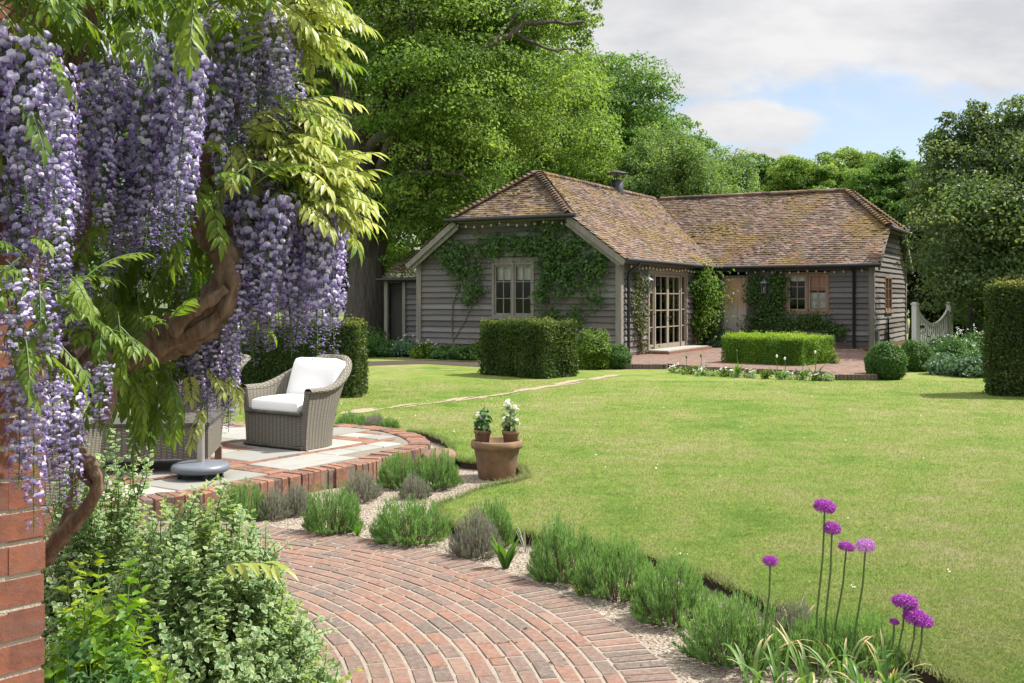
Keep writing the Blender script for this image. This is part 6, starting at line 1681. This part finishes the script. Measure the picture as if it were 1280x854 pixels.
for (x0, x1, y0, y1, d0, d1, n, l0, l1) in ((222, 290, 380, 430, 3.5, 3.9, 22, .24, .36), (0, 90, 290, 360, 2.7, 3.0, 14, .2, .3), (110, 280, 60, 160, 3.1, 3.4, 9, .3, .4), (300, 400, 240, 290, 3.3, 3.6, 16, .3, .42), (250, 370, 60, 110, 3.2, 3.5, 12, .26, .32), (130, 220, 260, 300, 3.4, 3.8, 9, .2, .3), (285, 350, 170, 215, 3.2, 3.5, 8, .2, .28)):
    for i in range(n): hang(x0 + (x1 - x0) * (i + .5) / n + rw.normal() * 5, y0 + (y1 - y0) * rw.random(), d0 + (d1 - d0) * rw.random(), l0 + (l1 - l0) * rw.random(), back=True)
bk = MB(); TT = []
for me in RM[:4]:
    nv = len(me.vertices); co = np.zeros(nv * 3); me.vertices.foreach_get('co', co); co = co.reshape(-1, 3)
    fq, ft, mq, mt_, rq, rt_ = [], [], [], [], [], []
    rv = np.zeros(len(me.polygons)); me.attributes['rnd'].data.foreach_get('value', rv); ed = np.zeros(nv); me.attributes['edge'].data.foreach_get('value', ed)
    for p in me.polygons:
        (fq if len(p.vertices) == 4 else ft).append(list(p.vertices)); (mq if len(p.vertices) == 4 else mt_).append(p.material_index); (rq if len(p.vertices) == 4 else rt_).append(rv[p.index])
    TT.append((co, np.array(fq), np.array(ft), np.array(mq), np.array(mt_), np.array(rq), np.array(rt_), ed))
for i, (p, L) in enumerate(BACK):
    co, fq, ft, mq, mt_, rq, rt_, ed = TT[i % 4]
    a = rw.random() * 6.28; ca, sa = math.cos(a), math.sin(a); w_ = max(.36, L) * .9
    V = np.stack([(co[:, 0] * ca - co[:, 1] * sa) * w_, (co[:, 0] * sa + co[:, 1] * ca) * w_, co[:, 2] * L], -1) + p
    base = bk.nv
    for m_i in (0, 1):
        fs_ = []
        s1, s2 = mq == m_i, mt_ == m_i
        if s1.any(): bk.f.append(fq[s1] + base); bk.rnd.append(rq[s1]); bk.mi.append(np.full(s1.sum(), m_i, np.int32)); bk.sm.append(np.zeros(s1.sum(), bool))
        if s2.any(): bk.f.append(ft[s2] + base); bk.rnd.append(rt_[s2]); bk.mi.append(np.full(s2.sum(), m_i, np.int32)); bk.sm.append(np.zeros(s2.sum(), bool))
    bk.v.append(V); bk.nv += len(V); bk.edge.append(ed); bk.uv.append(np.zeros((len(V), 2)))
bk.build('flower_racemes', [M['floret'], M['stemg']], wis, kind='stuff')

# pinnate leaves
LFT = leaf_shape(.165, .045, .25)
def pinnate(mb, base, dirs, L, r, lf=.32, pairs=5, mi_stem=1, droop=1.0, tone=.5):
    for b0, d0, l in zip(base, dirs, L):
        k = 9; p = b0.copy(); d = norm(d0); P = [p]
        for j in range(k):
            p = p + d * l / k; P.append(p); d = norm(d + np.array([0, 0, -.13 * droop]))
        P = np.array(P); mb.tube(P, np.linspace(.0024, .0012, k + 1), 4, .5, mi_stem, caps=False)
        tn = norm(np.gradient(P, axis=0)); side = norm(np.cross(tn, [0, 0, 1.0])); nr = np.cross(side, tn)
        np_ = int(pairs); q = np.linspace(.28, .93, np_) * k
        pos, dr, nm, sz = [], [], [], []
        for j, x in enumerate(q):
            i0 = int(x); fr_ = x - i0; pp = P[i0] * (1 - fr_) + P[min(i0 + 1, k)] * fr_
            for sg in (1, -1):
                dd = norm(tn[i0] * .75 + side[i0] * sg * .8 + np.array([0, 0, -.25 - .35 * r.random()]) + r.normal(size=3) * .12)
                pos.append(pp); dr.append(dd); nm.append(nr[i0] + r.normal(size=3) * .25 + side[i0] * sg * .25); sz.append(l * lf * (.8 + .3 * r.random()) * (.8 + .3 * math.sin(PI * (j + 1) / (np_ + 1))))
        pos.append(P[-1]); dr.append(tn[-1] + np.array([0, 0, -.2])); nm.append(nr[-1]); sz.append(l * lf)
        t_ = np.clip(tone + r.normal() * .2, 0, 1)
        mb.scatter(LFT, np.array(pos), frames(np.array(dr), np.array(nm)), np.array(sz), np.clip(t_ + r.normal(size=len(pos)) * .1, 0, 1))
rl = np.random.default_rng(25)
def leafbox(mb, x0, x1, y0, y1, d0, d1, n, L, dirc, spread=.6, droop=1.0, pairs=6, lf=.275, tone=.5):
    px = rl.uniform(x0, x1, n); py = rl.uniform(y0, y1, n); yy = rl.uniform(d0, d1, n)
    base = np.array([W(a, b, c) for a, b, c in zip(px, py, yy)]) - wo_
    dirs = norm(np.array(dirc) + rl.normal(size=(n, 3)) * spread)
    pinnate(mb, base, dirs, L * (.75 + .5 * rl.random(n)), rl, lf, pairs, droop=droop, tone=tone)
wl = MB()
for a in ((-20, 110, -15, 20, 2.35, 2.7, 16, .19, (.5, -.3, -.1)), (80, 300, -45, 5, 2.5, 3.0, 30, .19, (.4, -.4, .1)), (130, 260, 10, 40, 2.6, 2.9, 5, .19, (.6, -.4, .0)), (200, 330, 50, 120, 2.8, 3.1, 4, .18, (.7, -.4, .0)),
          (240, 320, 200, 250, 2.85, 3.1, 9, .20, (.5, -.5, -.1)), (90, 140, 130, 330, 2.7, 3.0, 7, .18, (.2, -.4, -.5)),
          (-30, 110, 335, 395, 2.25, 2.6, 24, .13, (.3, -.5, -.1)), (60, 215, 385, 430, 2.65, 3.0, 17, .13, (.3, -.5, -.1)), (-40, 40, 290, 350, 2.18, 2.3, 10, .12, (.2, -.4, -.2)), (150, 220, 440, 490, 3.0, 3.4, 18, .13, (.3, -.3, -.5)), (50, 180, 320, 390, 3.0, 3.2, 9, .15, (.2, -.5, -.3)), (-30, 60, 380, 450, 2.2, 2.4, 14, .13, (.3, -.4, -.4))):
    leafbox(wl, *a, droop=.6 if a[2] > 300 else .7)
# deep leaves that close the view through the vine
for a in ((-30, 300, -30, 120, 3.3, 3.9, 70, .24, (.0, .0, -.2)), (60, 290, 100, 300, 3.3, 4.0, 90, .24, (.0, .0, -.3)), (-30, 240, 280, 440, 3.3, 3.9, 90, .24, (.0, .0, -.3)), (100, 230, 420, 500, 3.5, 3.9, 36, .2, (0, 0, -.5)), (290, 390, 40, 270, 3.3, 3.8, 60, .22, (.3, .0, -.2)), (-60, 330, -140, -30, 2.7, 3.8, 80, .24, (.0, .0, .0)), (-40, 95, 50, 330, 2.75, 3.2, 50, .22, (0, -.2, -.4)), (70, 190, -50, 40, 3.0, 3.6, 40, .22, (0, -.1, -.1)), (150, 300, 290, 410, 3.4, 3.9, 46, .2, (0, 0, -.3))):
    leafbox(wl, *a, spread=1.0, tone=.3)
for a in ((-40, 70, -60, 10, 2.2, 2.4, 18, .14, (.2, -.3, -.2)), (-120, 260, -260, -80, 2.2, 3.2, 60, .24, (.0, .0, .0)), (-30, 40, 20, 120, 2.2, 2.35, 8, .18, (.2, -.3, -.6))):  # middle box: overhead leaves out of view, added to shade the upper wall
    leafbox(wl, *a)
wl.build('foliage', [M['wleaf'], M['stemg']], wis)
wy = MB()
for a in ((250, 380, -25, 12, 2.95, 3.3, 34, .22, (.7, -.2, .0)), (335, 380, -5, 50, 3.1, 3.35, 26, .19, (.85, -.1, .25)), (340, 372, 90, 170, 3.2, 3.45, 22, .17, (.8, .0, .15)), (310, 368, 165, 235, 3.1, 3.4, 44, .18, (.8, -.2, .15)), (325, 400, 205, 262, 3.1, 3.4, 46, .19, (.9, -.15, .15)), (365, 405, 240, 275, 3.1, 3.3, 16, .18, (.9, -.1, .05)), (262, 320, 175, 225, 2.95, 3.2, 10, .17, (.6, -.4, .1)), (235, 300, 440, 500, 3.3, 3.6, 5, .16, (.6, -.3, -.3))):
    leafbox(wy, *a, spread=.42, droop=.75)
wy.build('young_foliage', [M['wyoung'], M['stemg']], wis, label='bright yellow green young leaves')

# shrubs at the foot of the wall
def sprigs(mb, st, base, tips, npair, size, T, r, bend=.2):
    for b0, e in zip(base, tips):
        mid = (b0 + e) / 2 + r.normal(size=3) * .02 + np.array([0, 0, bend * .1]); P = smooth_poly(np.array([b0, mid, e]), 5); st.tube(P, np.linspace(.0028, .0012, len(P)), 4, caps=False)
        k = len(P); q = np.linspace(.12, 1.0, npair); pos, dr, nm, sz = [], [], [], []
        tn = norm(np.gradient(P, axis=0))
        for j, x in enumerate(q):
            i0 = min(int(x * (k - 1)), k - 1); pp = P[i0] + r.normal(size=3) * .002; a = j * PI / 2 + r.normal() * .3
            s1 = norm(np.cross(tn[i0], [.3, .5, .2])); s2 = np.cross(tn[i0], s1); sd = math.cos(a) * s1 + math.sin(a) * s2
            for sg in (1, -1):
                pos.append(pp); dr.append(sd * sg + tn[i0] * .55); nm.append(tn[i0] + np.array([0, 0, .6]) + r.normal(size=3) * .2); sz.append(size * (1.05 - .45 * x) * (.8 + .4 * r.random()))
        mb.scatter(T, np.array(pos), frames(np.array(dr), np.array(nm)), np.array(sz), np.clip(r.normal(.5, .22) + r.normal(size=len(pos)) * .1, 0, 1))
def bush(name, lab, c, rx, ry, h, n, size, T, m, seed, sprig=.26, npair=8, lumps=(), upw=.9):
    r = np.random.default_rng(seed); root = empty(name, (c[0], c[1], -.07), 0, lab, 'shrub')
    lm, st = MB(), MB()
    d = rdir(n, r); d[:, 2] = np.abs(d[:, 2]) * 1.0; d = norm(d)
    kk = .62 + .38 * r.random(n) ** .5
    lump = 1 + .16 * np.sin(d[:, 0] * 4 + 1) + .13 * np.sin(d[:, 1] * 5 + 2) + .1 * np.sin(d[:, 2] * 7)
    tips = d * np.array([rx, ry, h]) * (kk * lump)[:, None]
    tips += r.normal(size=(n, 3)) * .03; tips[:, 2] = np.maximum(tips[:, 2], .03)
    base = tips - norm(d * np.array([.7, .7, .6]) + np.array([0, 0, upw]) + r.normal(size=(n, 3)) * .25) * sprig * (.7 + .6 * r.random((n, 1)))
    base[:, 2] = np.maximum(base[:, 2], .0)
    sprigs(lm, st, base, tips, npair, size, T, r)
    for i in range(24):
        e = tips[r.integers(n)] * .75; st.tube([(e[0] * .15, e[1] * .15, 0), (e[0] * .6, e[1] * .6, e[2] * .55), tuple(e)], [.009, .006, .003], 5, caps=False)
    st.build('stem', M['stemg'], root); lm.build('foliage', m, root)
    return root
bush('variegated_bush', 'silvery variegated bush with small pale edged leaves beside the brick path', (-1.32, 4.35), .62, .62, .68, 1500, .041, ROUND, M['varieg'], 801, .24, 9, upw=.5)
bush('variegated_bush', 'upright variegated bush reaching up before the patio wicker chair', (-1.90, 4.75), .48, .45, .82, 950, .040, ROUND, M['varieg'], 802, .28, 9, upw=.9)
bush('green_bush', 'bright green leafy bush tucked against the end of the brick wall', (-1.44, 3.6), .38, .32, .60, 300, .070, LEAF, M['bright'], 803, .24, 6, upw=.5)
bush('green_bush', 'dark leafy bush low at the foot of the brick wall', (-1.30, 3.30), .32, .30, .46, 190, .07, LEAF, M['peren'], 804, .2, 6)
# yellow green wisteria shoot lying over the bush
sh = MB(); rl = np.random.default_rng(33)
pinnate(sh, np.array([W(262, 712, 3.75)]) - wo_, np.array([(.9, -.2, .35)]), [.27], rl, .36, 5, droop=.5, tone=.6)
sh.build('young_shoot', [M['wyoung'], M['stemg']], wis)
print('racemes', NR, 'objects', len(bpy.data.objects))
